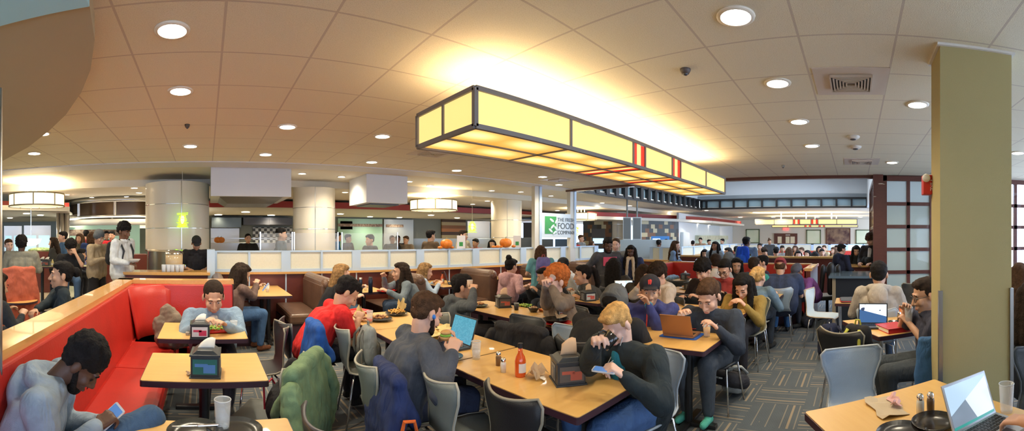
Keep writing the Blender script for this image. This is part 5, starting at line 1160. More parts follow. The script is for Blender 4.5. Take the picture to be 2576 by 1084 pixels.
a = person('person seen from behind in a dark jacket with red letters on the back', 1545, 672, 6.9, 165, pitch=12, hs=1.2, top=(.05, .05, .055), top2=((.60, .04, .05), .16, .14, -1), skin='f', hair=('long', 'black'), arms=('table', 'table'))
seat_at(a, 'dark', 'dark chair under the person with red letters on the jacket')
a = person('standing person in a charcoal hoodie with a pink chest print', 1529, 618, 7.6, 22, 'stand', pitch=18, hs=1.2, top=(.075, .08, .095), top2=((.75, .10, .20), .26, .16, 1), skin='f', hair=('short', 'black'), beard='black', arms=('pocket', 'pocket'), legs=(.04, .06, .12), g=1.2)
a = person('standing person in a denim jacket, half hidden behind the charcoal hoodie', 1549, 616, 8.1, -8, 'stand', pitch=5, hs=1.15, top=(.28, .34, .42), shirt=(.03, .04, .04), skin='e', hair=('tight', 'brown'), arms=('side', 'side'))
a = person('standing person with long braids, navy coat and cream scarf', 1587, 633, 7.7, -8, 'stand', pitch=12, hs=1.15, top=(.025, .04, .11), coat=.25, scarf=(.62, .52, .40), skin='f', hair=('longf', 'black'), arms=('side', 'side'), legs=(.03, .04, .08), g=1.12)
a = person('person with big brown hair seen from behind, left of the cap wearer', 1619, 690, 6.4, 178, pitch=5, hs=1.25, top=(.05, .045, .04), skin='b', hair=('longf', 'dark'), det=0)
a = person('person in a cream hoodie resting a hand on the face, behind the cap wearer', 1656, 692, 5.4, -58, pitch=22, hs=1.2, top=(.55, .48, .42), hood=1, skin='a', hair=('mop', 'dark'), arms=('brow', 'table'), sleeve='push')
seat_at(a, 'dark', 'chair under the person in the cream hoodie')
a = person('person in a navy hoodie with red drawstrings and a black baseball cap, hand at mouth', 1635, 732, 4.2, 2, pitch=4, hs=1.22, S=1.08, top=(.045, .055, .20), hood=1, skin='b', hair=('short', 'black'), cap=((.02, .02, .03), (.70, .06, .05)), arms=('table', (1626, 752, 3.98)), legs=(.03, .04, .08), det=2, lean=8, g=1.16)
N22 = a; seat_at(a, 'dark', 'chair under the person in the navy hoodie and cap')
w_ = a['T'][1]; MB().tube([w_[2]+V((math.cos(i*PI/5)*.034, 0, math.sin(i*PI/5)*.034)) for i in range(10)], .008, 6, True).build('wristwatch', mat('watch_teal', (.05, .30, .38), .3), a['root'])
pr = MB()
for s_ in (-1, 1): pr.tube([a['nk']+V((s_*.03, .07, -.02)), a['ch']+V((s_*.035, .155, .02)), a['ch']+V((s_*.05, .16, -.14))], .007, 6)
pr.build('drawstring', mat('red_cord', (.75, .05, .04), .6), a['root'])
a = person('person in a grey beanie and bulky black coat, bent over, seen from behind', 1545, 765, 3.75, 150, pitch=40, hs=1.22, S=1.1, top=(.012, .012, .014), skin='a', hair=('short', 'black'), beanie=(.10, .105, .11), arms=('table', 'table'), g=1.35, det=1)
seat_at(a, 'dark', 'chair under the person in the bulky black coat')
a = person('blond person in a dark cardigan and teal shirt drinking from a black mug', 1552, 815, 2.62, -42, pitch=36, hs=1.0, S=1.08, top=(.018, .028, .034), shirt=(.02, .22, .32), skin='e', hair=('short', 'blond'), legs=(.06, .13, .30), arms=((1500, 862, 2.30), (1548, 925, 2.30)), det=2, lean=22, g=1.22, curl=1.1, hy=0, spread=1.2, coat=.12)
B24 = a; seat_at(a, 'blue', 'pale chair hidden beneath the blond man')
e_ = MB(); e_.tube([tuple(a['gp'](.075, .02, -.02)), tuple(a['gp'](.05, .09, -.16)), tuple(a['ch']+V((.02, .20, .05)))], .0035, 5).tube([tuple(a['gp'](-.06, .05, -.04)), tuple(a['gp'](.0, .12, -.16)), tuple(a['ch']+V((.02, .20, .05)))], .0035, 5).build('earphone_cord', mat('white_cord', (.7, .7, .72), .4), a['root'])
m_ = mug('shiny black mug at the blond man\'s mouth', P(1516, 872, 2.30), .98); m_.rotation_euler = (0, -.75, head(1526, 0)+.2)
phone('phone held low in the blond man\'s hand', P(1520, 931, 2.29), (-.05, .1, head(1525, 0)+1.3), s=.9)
a = person('person in a navy quarter-zip pullover with white chest mark, holding a fork', 1783, 745, 3.9, -24, pitch=32, hs=1.22, S=1.1, top=(.028, .038, .06), skin='a', hair=('short', 'brown'), legs=(.07, .085, .11), arms=((1716, 785, 3.62), (1792, 812, 3.6)), det=2, lean=16, g=1.2, shoes=(.10, .50, .38), hood=0, knee=.40)
N25 = a; seat_at(a, 'dark', 'dark chair under the navy pullover man')
q = a['ch']+V((-.09, .150, .05)); MB().tube([q+V((-.022, 0, .006)), q+V((-.008, .004, -.004)), q+V((.026, 0, .012))], .004, 5).build('chest_mark', mat('mark_white', (.75, .75, .75), .5), a['root'])
a = person('person in an olive jacket with long black hair and striped track trousers, eating', 1869, 730, 5.15, -22, pitch=34, hs=1.22, top=(.30, .20, .05), skin='a', hair=('longf', 'black'), legs=(.02, .02, .03), arms=((1842, 757, 4.95), (1866, 758, 4.9)), g=1.12, lean=18)
seat_at(a, 'grey', 'chair of the woman in the olive jacket')
q = MB()
for hip, kn in ((a['pel']+V((.2, .0, 0)), a['pel']+V((.235, .40, .0))),): q.tube([hip, kn], .012, 6).tube([hip+V((0, 0, -.03)), kn+V((0, 0, -.03))], .012, 6)
q.build('side_stripe', mat('stripe_pale', (.55, .65, .75), .7), a['root'])
a = person('person with a long blonde ponytail and grey-blue sweater, leaning on an elbow', 1908, 697, 6.0, 152, pitch=5, hs=1.2, top=(.13, .20, .27), skin='a', hair=('pony', 'blond'), legs=(.03, .04, .06), arms=('table', 'chin'), g=1.1)
seat_at(a, 'grey', 'chair of the blonde ponytail woman')
a = person('broad person in a navy T-shirt and red cap, seen from behind', 1963, 672, 7.0, 176, pitch=28, hs=1.12, S=1.14, top=(.03, .045, .10), sleeve='short', skin='b', hair=('short', 'brown'), cap=(.28, .04, .05, 'back'), legs=(.06, .16, .36), arms=('table', 'table'), g=1.4)
seat_at(a, 'blue', 'chair under the broad person in the navy T-shirt')
a = person('person in a purple plaid shirt and dark cap on the red banquette', 2006, 684, 7.6, -48, pitch=35, hs=1.15, top=(.22, .08, .30), skin='c', hair=('short', 'black'), cap=(.10, .10, .13), arms=('chin', 'table'), g=1.1, det=1)
a = person('person in a black sweater with a red collar, dark tousled hair', 1770, 680, 5.9, -42, pitch=26, hs=1.22, top=(.02, .012, .014), shirt=(.35, .02, .04), skin='a', hair=('mop', 'black'), arms=('table', 'in'))
seat_at(a, 'dark', 'chair under the person in the black sweater')
a = person('person in a white hoodie seen from behind at the red banquette', 1801, 660, 7.1, 172, pitch=6, hs=1.2, top=(.62, .60, .60), hood=1, skin='a', hair=('short', 'dark'), det=0)
a = person('person in a grey knit beanie beyond the white hoodie', 1834, 655, 8.0, 150, pitch=6, hs=1.15, top=(.2, .22, .25), skin='a', hair=('short', 'grey'), beanie=(.16, .18, .20), det=0)
a = person('person in a brick-red sweater with glasses looking down', 1823, 678, 6.3, -22, pitch=26, hs=1.22, top=(.42, .06, .06), skin='a', hair=('short', 'black'), glasses=True, arms=('table', 'in'))
seat_at(a, 'dark', 'chair under the person in the brick-red sweater')
a = person('smiling person with long black hair on the red banquette', 1853, 668, 7.7, 2, pitch=10, hs=1.15, top=(.05, .05, .06), skin='b', hair=('longf', 'black'), det=1)
a = person('person in a teal T-shirt turned away, at the far red banquette', 1898, 668, 6.95, 150, pitch=8, hs=1.15, top=(.03, .28, .24), sleeve='short', skin='a', hair=('short', 'dark'), det=0, g=1.1)
a = person('person in a dark purple sweater beside the teal T-shirt', 1917, 661, 7.6, -75, pitch=10, hs=1.1, top=(.05, .03, .06), skin='a', hair=('short', 'black'), arms=('table', 'table'), det=0, g=1.1)
a = person('standing person in a blue and white striped sweater carrying a black tray', 1700, 618, 10.1, 72, 'stand', pitch=6, hs=1.12, top=(.16, .26, .42), skin='e', hair=('longf', 'brown'), arms=('carry', 'carry'), legs=(.05, .08, .14), det=1)
q = MB(); nk, ch_ = a['nk'], a['ch']
for z_ in (-.05, -.12, -.19, -.26): q.lathe([(.135, -.012), (.138, 0), (.135, .012)], c=V((0, 0, nk.z+z_)), n=24)
q.build('sweater_stripe', mat('stripe_white', (.68, .70, .70), .9), a['root'])
p = a['world']((0, .38, a['nk'].z-.30)); shaped_tray('black tray carried by the person in the striped sweater', p.x, p.y, a['rot'], .38, .28, (.03, .03, .035), p.z)
a = person('standing person in a light blue turtleneck with dark hair over one shoulder', 1799, 619, 10.2, -28, 'stand', pitch=2, hs=1.08, top=(.38, .52, .68), skin='c', hair=('longf', 'black'), arms=('side', 'side'), det=1, g=1.1)
a = person('standing person with short dark hair wearing a bright blue backpack', 1878, 609, 9.6, 158, 'stand', pitch=2, hs=1.08, hy=15, top=(.16, .26, .40), skin='d', hair=('short', 'black'), arms=('side', 'side'), det=1, g=1.15)
backpack('bright blue backpack with a water bottle, worn by the standing person', *(a['world']((0, -.20, a['pel'].z+.08))), a['rot']+PI, (.01, .08, .62), (.02, .12, .70), 1.05)
q = a['world']((.20, -.24, a['pel'].z+.12)); bottle('pale blue water bottle in the side pocket of the blue backpack', q.x, q.y, q.z, 1.1, (.35, .65, .80), 'water_bottle', None)
a = person('small standing person in black with hair up, before the far wall', 1936, 608, 17, 22, 'stand', pitch=4, hs=1.05, top=(.03, .03, .03), sleeve='short', skin='c', hair=('bun', 'brown'), arms=('side', 'carry'), legs=(.22, .22, .20), det=0)
a = person('person in a dark navy hooded coat at the high counter, seen from behind', 2117, 628, 8.6, 128, 'stand', pitch=12, hs=1.12, top=(.010, .014, .04), hood=1, skin='a', hair=('short', 'black'), arms=('carry', 'carry'), legs=(.01, .01, .015), det=1, g=1.12, fit=True)
a = person('person with long black hair and a black jacket across the high counter', 2154, 631, 9.3, 4, 'stand', pitch=24, hs=1.12, top=(.02, .024, .026), skin='a', hair=('longf', 'black'), arms=('carry', 'carry'), det=1)
a = person('tall person with light brown hair, black cardigan and white collar', 2190, 603, 8.9, -32, 'stand', pitch=26, hs=1.1, top=(.015, .015, .02), shirt=(.65, .66, .68), skin='a', hair=('mop', 'brown'), arms=('carry', 'carry'), det=1)
a = person('person in a beige hoodie seen from behind, before the frosted screens', 2211, 690, 4.9, 176, pitch=8, hs=1.2, S=1.1, top=(.42, .37, .32), hood=1, skin='b', hair=('short', 'black'), arms=('table', 'table'), legs=(.05, .08, .14), g=1.06, det=1)
seat_at(a, 'blue', 'blue-grey chair under the person in the beige hoodie')
a = person('person with glasses and a short-sleeved navy shirt, hair up, beside the pillar', 2330, 742, 3.6, -70, pitch=14, hs=1.2, S=1.06, top=(.045, .05, .085), sleeve='short', skin='b', hair=('lowbun', 'dark'), glasses=True, arms=((2290, 772, 3.75), (2275, 800, 3.75)), legs=(.05, .06, .07), det=2, lean=8, g=1.12)
G45 = a; seat_at(a, 'dark', 'chair under the person with glasses, hung with a denim jacket')
tumbler('clear glass raised by the person with glasses', *P(2286, 800, 3.72).xy, P(2286, 812, 3.72).z, .038, .14)
a = person('person with long brown hair and a white top at the far right edge', 2566, 690, 5.2, 160, pitch=8, hs=1.15, top=(.62, .60, .56), skin='a', hair=('longf', 'brown'), det=0)
a = person('person in a dark coat with a patterned scarf, cropped by the right edge', 2600, 745, 3.6, 150, pitch=8, hs=1.15, top=(.03, .035, .05), scarf=(.22, .10, .09), skin='a', hair=('long', 'dark'), det=0, coat=.2)
a = person('person just outside the right edge, only a hand on the laptop keys showing', 2716, 790, 1.72, -70, pitch=30, hs=1.1, top=(.2, .2, .22), sleeve='short', skin='a', arms=((2700, 1090, 1.75), (2548, 1062, 1.86)), det=2, curl=.45)
# ---- left side
a = person('tall standing person in a white sweater with black backpack straps, holding a bowl', 312, 582, 7.2, 52, 'stand', pitch=14, hs=1.1, S=1.1, top=(.62, .66, .70), skin='d', hair=('afro', 'black'), arms=('carry', 'side'), legs=(.40, .34, .25), det=2, g=1.1)
backpack('black backpack worn by the person in the white sweater', *(a['world']((0, -.20, a['pel'].z+.10))), a['rot']+PI, (.012, .012, .015), (.012, .012, .015), 1.0)
q = MB()
for s_ in (-1, 1): q.tube([a['nk']+V((s_*.13, -.10, -.02)), a['nk']+V((s_*.135, .02, .015)), a['ch']+V((s_*.13, .135, .04)), a['ch']+V((s_*.16, .10, -.16)), a['pel']+V((s_*.17, -.05, .05))], .018, 8)
q.build('pack_strap', BLACK, a['root'], smooth=True)
q = a['world']((.12, .36, a['nk'].z-.36)); plate('white bowl of food carried by the person in the white sweater', *q, .10, (.6, .6, .6), 'bowl', 'food_bowl', .03)
a = person('standing person in a tan quarter-zip fleece and grey beanie, looking at a phone', 249, 597, 7.9, 48, 'stand', pitch=20, hs=1.1, S=1.05, top=(.36, .28, .18), skin='b', hair=('short', 'dark'), beanie=(.09, .10, .11), arms=('phone', 'phone'), legs=(.012, .012, .015), det=1, g=1.12)
phone('phone in the hands of the person in the tan fleece', a['world']((0, .34, a['nk'].z-.18)), (.9, 0, a['rot']))
a = person('cook in a black uniform and black cap working behind the drinks counter', 494, 612, 7.75, 5, 'stand', pitch=32, hs=1.15, top=(.010, .010, .012), sleeve='short', skin='c', hair=('short', 'black'), cap=(.012, .012, .014), arms=('carry', 'carry'), det=2, g=1.12)
a = person('person in a heather grey sweater seen from behind at the high table', 54, 615, 7.8, 172, seat=.72, pitch=4, hs=1.15, top=(.26, .25, .20), skin='f', hair=('afro', 'black'), legs=(.05, .02, .02), arms=('table', 'table'), det=1, g=1.3)
a = person('person with reddish brown hair facing the grey sweater across the high table', 22, 617, 9.2, 18, seat=.72, pitch=4, hs=1.12, top=(.10, .12, .15), skin='e', hair=('lowbun', 'brown'), det=1)
a = person('person in a black T-shirt leaning head on hand over a red tray', 178, 622, 8.2, 2, seat=.72, pitch=36, hs=1.2, top=(.012, .012, .015), sleeve='short', skin='b', hair=('mop', 'black'), arms=('table', 'brow'), det=1, legs=(.05, .1, .2))
a = person('person in a blue plaid shirt beside the black T-shirt, turned away', 205, 640, 9.5, 120, seat=.72, pitch=4, hs=1.1, top=(.12, .12, .26), skin='b', hair=('short', 'black'), det=0)
a = person('smiling person in profile with a dark leather jacket, beyond the wood rail', 155, 692, 4.9, -84, seat=.45, pitch=-2, hs=1.28, top=(.018, .03, .04), skin='b', hair=('lowbun', 'black'), arms=((80, 785, 4.6), 'lap'), det=2, legs=(.02, .02, .03))
a = person('person with long dark hair at the left edge, by the small round table', -8, 720, 4.6, 120, pitch=10, hs=1.25, top=(.02, .025, .035), skin='b', hair=('longf', 'dark'), det=0)
FAR = [ # label, px, py, r, f, pose, top, skin, hair
 ('standing person with very long dark hair behind the high table', 134, 610, 9.6, -100, 'stand', (.03, .03, .03), 'b', ('longf', 'dark')),
 ('standing person in a denim-blue jacket in the salad bar queue', 158, 596, 10.2, -80, 'stand', (.05, .12, .25), 'a', ('short', 'black')),
 ('person with brown hair and green-brown coat facing left in the queue', 200, 600, 10.8, -30, 'stand', (.14, .12, .08), 'b', ('longf', 'brown')),
 ('person with a black head of hair and red collar in the grill queue', 217, 590, 12.6, 170, 'stand', (.35, .02, .03), 'b', ('short', 'black')),
 ('person with auburn hair and navy top in the grill queue', 231, 597, 10.2, 170, 'stand', (.03, .06, .2), 'a', ('bob', 'brown')),
 ('small cook in black behind the grill queue', 268, 592, 12.9, 10, 'stand', (.02, .02, .02), 'b', ('short', 'black')),
 ('small person in a bright red shirt behind the white sweater', 281, 593, 11.6, -20, 'stand', (.62, .02, .03), 'b', ('short', 'black')),
 ('cook with a pink headband behind the glass at left', 624, 600, 11.2, 10, 'stand', (.015, .015, .015), 'b', ('tight', 'black')),
 ('dark-haired person in a grey coat walking behind the glass', 708, 590, 8.9, 78, 'stand', (.05, .07, .09), 'b', ('short', 'black')),
 ('small person in blue behind the second clad column', 850, 596, 12.2, 90, 'stand', (.03, .14, .35), 'b', ('short', 'black')),
 ('server in a black and red uniform at the middle counter', 876, 600, 12.5, 60, 'stand', (.03, .02, .02), 'b', ('short', 'black')),
 ('person in a black jacket over red, looking left behind the half wall', 930, 604, 9.4, -55, 'stand', (.015, .015, .018), 'b', ('short', 'black')),
 ('server in a dark red cap behind the curved glass', 987, 603, 12.5, 20, 'stand', (.02, .02, .02), 'c', ('tight', 'brown')),
 ('server in black beside the dark red cap', 1001, 602, 13.6, 10, 'stand', (.05, .06, .08), 'd', ('short', 'black')),
 ('server with a tan cap at the right of the curved glass', 1021, 604, 12.6, -30, 'stand', (.25, .2, .15), 'b', ('short', 'brown')),
 ('person in a brown leather jacket seen from behind, left of the pumpkins', 1084, 593, 9.6, 130, 'stand', (.09, .055, .03), 'b', ('short', 'black')),
 ('person in a pale tan jacket with glasses behind the left pumpkin', 1166, 592, 10.5, 60, 'stand', (.42, .36, .26), 'a', ('short', 'dark')),
 ('person in a bright red shirt bending behind the white card', 1196, 612, 10.8, -30, 'stand', (.60, .02, .02), 'b', ('short', 'black')),
 ('person with long dark hair looking over the wall left of the right pumpkin', 1238, 614, 10.6, 4, 'stand', (.03, .03, .04), 'b', ('longf', 'black')),
 ('person with glasses and grey coat at the coolers right of the sign', 1462, 600, 14.5, 60, 'stand', (.24, .26, .27), 'a', ('short', 'brown')),
 ('person in a red shirt at the right of the sign post', 1444, 606, 14.2, 30, 'stand', (.55, .02, .02), 'b', ('short', 'brown')),
 ('brown-haired person by the black drinks cooler', 1489, 614, 14.8, 100, 'stand', (.25, .2, .16), 'b', ('bob', 'brown')),
 ('person in a black coat and knit hat at the drinks dispensers', 1658, 612, 13.2, 150, 'stand', (.02, .02, .025), 'd', ('short', 'black')),
 ('small dark-haired person beside the blue vending front', 1676, 610, 14.2, 170, 'stand', (.05, .04, .05), 'b', ('short', 'black')),
 ('dark head seen from behind above the far cream wall', 1743, 612, 16.5, 175, 'stand', (.2, .2, .2), 'b', ('short', 'black')),
 ('tall dark-haired person in tan above the far cream wall', 1762, 605, 17.5, -10, 'stand', (.35, .22, .13), 'b', ('short', 'black')),
 ('dark-haired person looking right above the far cream wall', 1784, 609, 18, 40, 'stand', (.1, .1, .1), 'b', ('short', 'black')),
 ('dark-haired person in blue at the right end of the servery', 1817, 607, 18.5, -60, 'stand', (.05, .15, .25), 'b', ('short', 'black')),
 ('seated person with long dark hair resting chin on hands, left of the blue turtleneck', 1773, 639, 11.8, 0, 'sit', (.4, .5, .6), 'b', ('longf', 'black')),
 ('seated person with a dark bob between the two standing people', 1831, 634, 12.6, -60, 'sit', (.1, .1, .12), 'b', ('bob', 'black')),
 ('seated person with dark hair left of the blue backpack', 1853, 629, 14.5, 150, 'sit', (.03, .03, .03), 'b', ('short', 'black')),
 ('seated person in orange-brown right of the blue backpack', 1911, 621, 15.8, -10, 'sit', (.30, .12, .05), 'c', ('short', 'black')),
 ('seated person with dark curly hair beside the blue backpack', 1923, 634, 13.0, 20, 'sit', (.04, .04, .05), 'b', ('mop', 'dark')),
 ('seated person in a brown jacket before the double doors', 1953, 632, 12.6, 170, 'sit', (.08, .07, .05), 'b', ('short', 'black')),
 ('seated person in a grey shirt eating, under the exit sign', 1968, 627, 15.2, 10, 'sit', (.25, .23, .21), 'c', ('short', 'black')),
 ('seated person with long brown hair and grey top seen from behind', 1985, 632, 13.6, 176, 'sit', (.16, .20, .23), 'a', ('longf', 'brown')),
 ('seated person in an orange top under the far lantern', 2000, 626, 17.0, -20, 'sit', (.45, .17, .06), 'c', ('longf', 'brown')),
 ('seated person in a white shirt with cropped hair', 2016, 632, 14.4, -30, 'sit', (.60, .56, .54), 'b', ('short', 'brown')),
 ('seated person with grey hair and pale face near the rail', 2008, 642, 12.3, 4, 'sit', (.25, .2, .28), 'e', ('bob', 'black')),
 ('seated person with a black bob near the rail, right of the pale one', 2031, 640, 13.4, -30, 'sit', (.05, .05, .05), 'b', ('bob', 'black')),
 ('seated person whose black hair hides the face, near the rail', 2050, 644, 12.3, 178, 'sit', (.03, .04, .05), 'b', ('longf', 'black')),
 ('seated person with dark hair in a dark top before the far red bench', 2061, 628, 16.2, 4, 'sit', (.12, .07, .05), 'c', ('longf', 'black')),
 ('seated person in a pale tan coat leaning right, before the far red bench', 2073, 625, 18.0, -30, 'sit', (.50, .40, .25), 'b', ('short', 'brown')),
 ('seated person in tan with a thoughtful face right of the leaning one', 2068, 636, 14.0, 10, 'sit', (.12, .10, .18), 'c', ('short', 'black')),
 ('seated person with brown hair in a camel sweater', 2097, 631, 15.0, -40, 'sit', (.50, .34, .16), 'b', ('longf', 'brown')),
 ('seated person partly behind the navy hooded coat', 2105, 625, 18.2, 30, 'sit', (.2, .15, .12), 'c', ('short', 'black')),
 ('seated person glimpsed between the black jacket and the tall person', 2175, 631, 14.2, 170, 'sit', (.05, .05, .05), 'b', ('short', 'black')),
]
for lb, px, py, r_, f_, po, tc_, sk, hr_ in FAR:
    person(lb, px, py, r_, f_, po, top=tc_, skin=sk, hair=hr_, det=0, hs=1.1, pitch=6, arms=('table', 'table') if po == 'sit' else ('carry', 'carry'), feet=True)
# ================================================================ THINGS ON TABLES, COATS AND BAGS
def T(px, py, z=.75): p = at(px, py, z); return p.x, p.y
def paper(label, x, y, rot, w=.16, d=.13, c=(.55, .40, .26), z=.752, crumple=.012, name='paper_napkin', seed=1):
    rnd = random.Random(seed); rows = [[(-w/2+w*i/5, -d/2+d*j/4+(.01*math.sin(i*2)), crumple*rnd.random()*(1.6 if i in (0, 5) else 1)+.001) for i in range(6)] for j in range(5)]
    t = MB().grid(rows).build(name, mat('paper_%d_%d' % (int(c[0]*100), int(c[2]*100)), c, .9), loc=(x, y, z), rotz=rot, solid=.0015); return tag(t, label, 'napkin' if 'napkin' in name else 'paper')
R = math.radians
# foreground table
dispenser('black napkin dispenser with a brown napkin, beside the blond man on the sauce table', *T(1428, 958), R(-35), 1.18, 'dark', 'kraft')
paper('crumpled brown paper beside the hot sauce bottle', *T(1350, 948), .4, .15, .10, crumple=.05, seed=3)
bottle('hot red sauce bottle with a white label on the foreground table', *T(1309, 946), s=1.0)
shaker('glass pepper shaker farther from the sauce bottle, foreground table', *T(1254, 919), (.20, .12, .06)); shaker('white salt shaker nearer the hot sauce bottle', *T(1266, 936))
tumbler('ribbed tumbler of water where the two laptop-side tables meet', *T(1198, 903), r=.036, h=.13, fill=mat('water', (.8, .85, .88), .1, alpha=.3), fh=.55)
laptop('black laptop with a blue-lit page in front of the bearded man', 1.87, 2.82, R(-92), 'code', (.04, .045, .05), .34, .23)
plate('black plate at the corner near the bearded man\'s sleeve', *T(1128, 903), r=.11)
paper('yellow-beige sandwich wrapper spread before the bearded man', *T(1085, 848), .3, .30, .20, (.72, .60, .28), crumple=.04, seed=5)
paper('open yellow wrapper behind the bearded man\'s hands', *T(1120, 832), 1.2, .26, .14, (.72, .60, .28), crumple=.03, seed=6)
# red polo table
shaped_tray('red tray at the elbow of the man in the red polo', *T(893, 787), R(20), .36, .28)
paper('standing brown napkin by the pink cup, red polo table', *T(905, 800), 1.0, .12, .10, (.72, .42, .28), crumple=.09, seed=8)
tumbler('plastic cup with pinkish drink at the corner of the red polo table', *T(930, 812), r=.035, h=.125, fill=mat('pink_drink', (.75, .12, .10), .2), fh=.35)
plate('black plate of sandwiches and fries, nearer one on the red polo table', *T(957, 806), r=.13); food('burger', 'toasted sandwich on the nearer black plate', *T(955, 806), .775, .10, 2)
plate('black plate of yellow fries, farther one on the red polo table', *T(997, 792), r=.13); food('fries', 'pile of golden fries on the farther black plate', *T(997, 790), .775, .11, 3, 26)
paper('peaked brown napkin at the back of the red polo table', *T(1010, 782), 1.3, .13, .10, (.72, .42, .28), crumple=.10, seed=10)
# red-haired man's row
dispenser('black napkin dispenser with a brown napkin, in front of the pink hoodie woman', *T(1266, 772), R(-25), 1.1, 'dark', 'kraft')
tumbler('short black cup beside the dispenser at the red-haired man\'s table', *T(1299, 780), r=.032, h=.085, m=BLACK, name='black_cup')
plate('black plate with a bun in front of the man with glasses', *T(1207, 772), r=.11); food('burger', 'bun on the plate of the man with glasses', *T(1206, 771), .775, .07, 4, 10)
food('salad', 'green leafy salad at the left of the red-haired man\'s meal', *T(1322, 771), .755, .10, 5, 22)
plate('small black bowl of yellow food before the red-haired man', *T(1342, 785), r=.07, cat='bowl', name='small_bowl', bowl=.03); food('rice', 'yellow food in the small black bowl', *T(1342, 785), .79, .055, 6, 10)
food('pizza', 'flat golden slice beside the small black bowl', *T(1374, 782), .755, .10, 7, 30)
dispenser('black napkin dispenser with a picture card by the black tray stack', *T(1415, 803), R(-30), 1.15, 'photo', 'kraft')
plate('red plate under the black plate, beside the picture dispenser', *T(1402, 816), r=.15, c=(.5, .02, .02)); plate('black plate stacked on the red plate', *T(1398, 812), z=.775, r=.14)
paper('brown napkin thrown on the stacked plates', *T(1412, 810), .8, .16, .11, crumple=.04, z=.80, seed=12)
dispenser('black napkin dispenser with a pinkish napkin, by the ponytailed woman', *T(1479, 756), R(-25), 1.05, 'photo', 'kraft')
tumbler('clear glass at the left end of the ponytailed woman\'s table', *T(1441, 752), r=.035, h=.12)
# copper laptop table
MB().prism(rrect(.36, .26, .02), .7515, .756).build('laptop_mat', mat('mat_blue', (.01, .10, .50), .6), loc=(*V((3.44, 1.53)), 0), rotz=R(92)); tag(bpy.data.objects['laptop_mat'], 'bright blue flat mat under the copper laptop', 'mat')
laptop('laptop with a copper-brown lid seen from behind, on a blue mat', 3.44, 1.53, R(92), 'cool', (.42, .20, .09), .29, .21, .757, 112)
plate('red plate with a bowl in front of the navy pullover man', *T(1748, 826), r=.13, c=(.62, .03, .02)); b_ = T(1745, 822); plate('white bowl of cereal on the red plate', *b_, z=.775, r=.075, c=(.7, .7, .7), cat='bowl', name='cereal_bowl', bowl=.04); food('bowl', 'cereal in the white bowl', *b_, .81, .05, 9, 12)
tumbler('glass of orange juice at the corner of the copper laptop table', *T(1778, 847), r=.036, h=.12, fill=mat('orange_juice', (.85, .42, .02), .3), fh=.7, name='juice_glass')
plate('red plate of scraps in front of the cap wearer', *T(1612, 806), r=.12, c=(.60, .03, .02)); paper('orange-brown napkin on the plate of the cap wearer', *T(1613, 803), .5, .14, .10, (.70, .30, .14), crumple=.05, z=.775, seed=14)
# olive jacket table and beyond
shaped_tray('red tray of food in front of the woman in the olive jacket', *T(1863, 769), R(15), .34, .26, (.62, .03, .02)); food('salad', 'mixed salad on the red tray of the olive jacket woman', *T(1862, 768), .77, .10, 11, 18)
tumbler('cloudy plastic cup left of the olive jacket woman\'s tray', *T(1831, 770), r=.034, h=.10)
dispenser('black napkin dispenser beside a blue and white cup, behind the navy pullover man', *T(1737, 729), R(-20), 1.0, 'dark', 'white')
tumbler('blue and white paper cup beside that dispenser', *T(1751, 729), r=.035, h=.11, m=mat('cup_bluewhite', (.35, .50, .75), .5, rgb2=(.75, .78, .82), vscale=25), name='paper_cup')
plate('white plate of food at the left of the far dispenser table', *T(1724, 727), r=.11, c=(.6, .6, .62)); food('rice', 'food on the white plate', *T(1724, 726), .775, .07, 12)
plate('dark bowl of salad before the person in the brick-red sweater', *T(1822, 733), r=.11, cat='bowl', name='salad_bowl', bowl=.02); food('salad', 'salad in the dark bowl', *T(1822, 732), .79, .09, 13, 18)
shaker('white-topped shaker bottle beside the salad bowl', *T(1838, 734), s=1.4)
dispenser('small black napkin dispenser on the table with the pale blue coat', *T(1724, 703), R(-15), .95, 'dark', 'white')
t_ = MB()
for i in range(5): t_.cap((-.22+i*.1, -.05, .02), (-.16+i*.1, .08, .03), .045)
tag(remesh(t_.build('folded_coat', fabric((.20, .32, .48)), loc=(*T(1690, 702), .755)), .015, 4, .03, .08), 'pale blue coat folded on the table by the red banquette', 'coat')
paper('white papers under the forearm of the broad person', *T(2010, 713), .4, .30, .22, (.72, .70, .62), name='paper_sheet', crumple=.006)
# left booth tables
dispenser('dark napkin dispenser with a green card, alone on the middle booth table', *T(518, 940), R(-4), 1.22, 'green', 'white')
paper('torn straw wrapper at the foot of the green-card dispenser', *T(492, 942), .3, .12, .05, (.60, .42, .30), crumple=.015, seed=21)
dispenser('dark napkin dispenser with a red and white card before the cardigan woman', *T(503, 848), R(0), 1.08, 'red', 'white')
shaped_tray('bright red square plate of salad on the cardigan woman\'s table', *T(545, 832), R(12), .30, .24, (.62, .02, .01)); food('salad', 'chopped green salad on the red square plate', *T(545, 831), .765, .10, 22, 26)
plate('dark plate with a burger at the cardigan woman\'s left', *T(490, 822), r=.11, c=(.03, .10, .08)); x_, y_ = T(487, 820); sandwich('burger with lettuce on the dark plate', V((x_, y_, .80)), 1.3, 'burger')
x_, y_ = T(550, 815); phone('light blue phone lying beside the red square plate', (x_, y_, .757), (0, 0, R(80)))
tumbler('tumbler of water at the right of the cardigan woman\'s table', *T(588, 834), r=.036, h=.10, fill=mat('water', (.8, .85, .88), .1, alpha=.3), fh=.5)
tag(MB().box(-.018, .018, -.018, .018, 0, .03).build('creamer_tub', mat('tub', (.35, .32, .3), .5), loc=(*T(472, 843), .75), bevel=.006), 'tiny grey tub left of the red-card dispenser', 'tub')
tumbler('tall clear ribbed tumbler standing at the front booth table', *T(560, 1080), r=.040, h=.14, fill=mat('water', (.8, .85, .88), .1, alpha=.3), fh=.2)
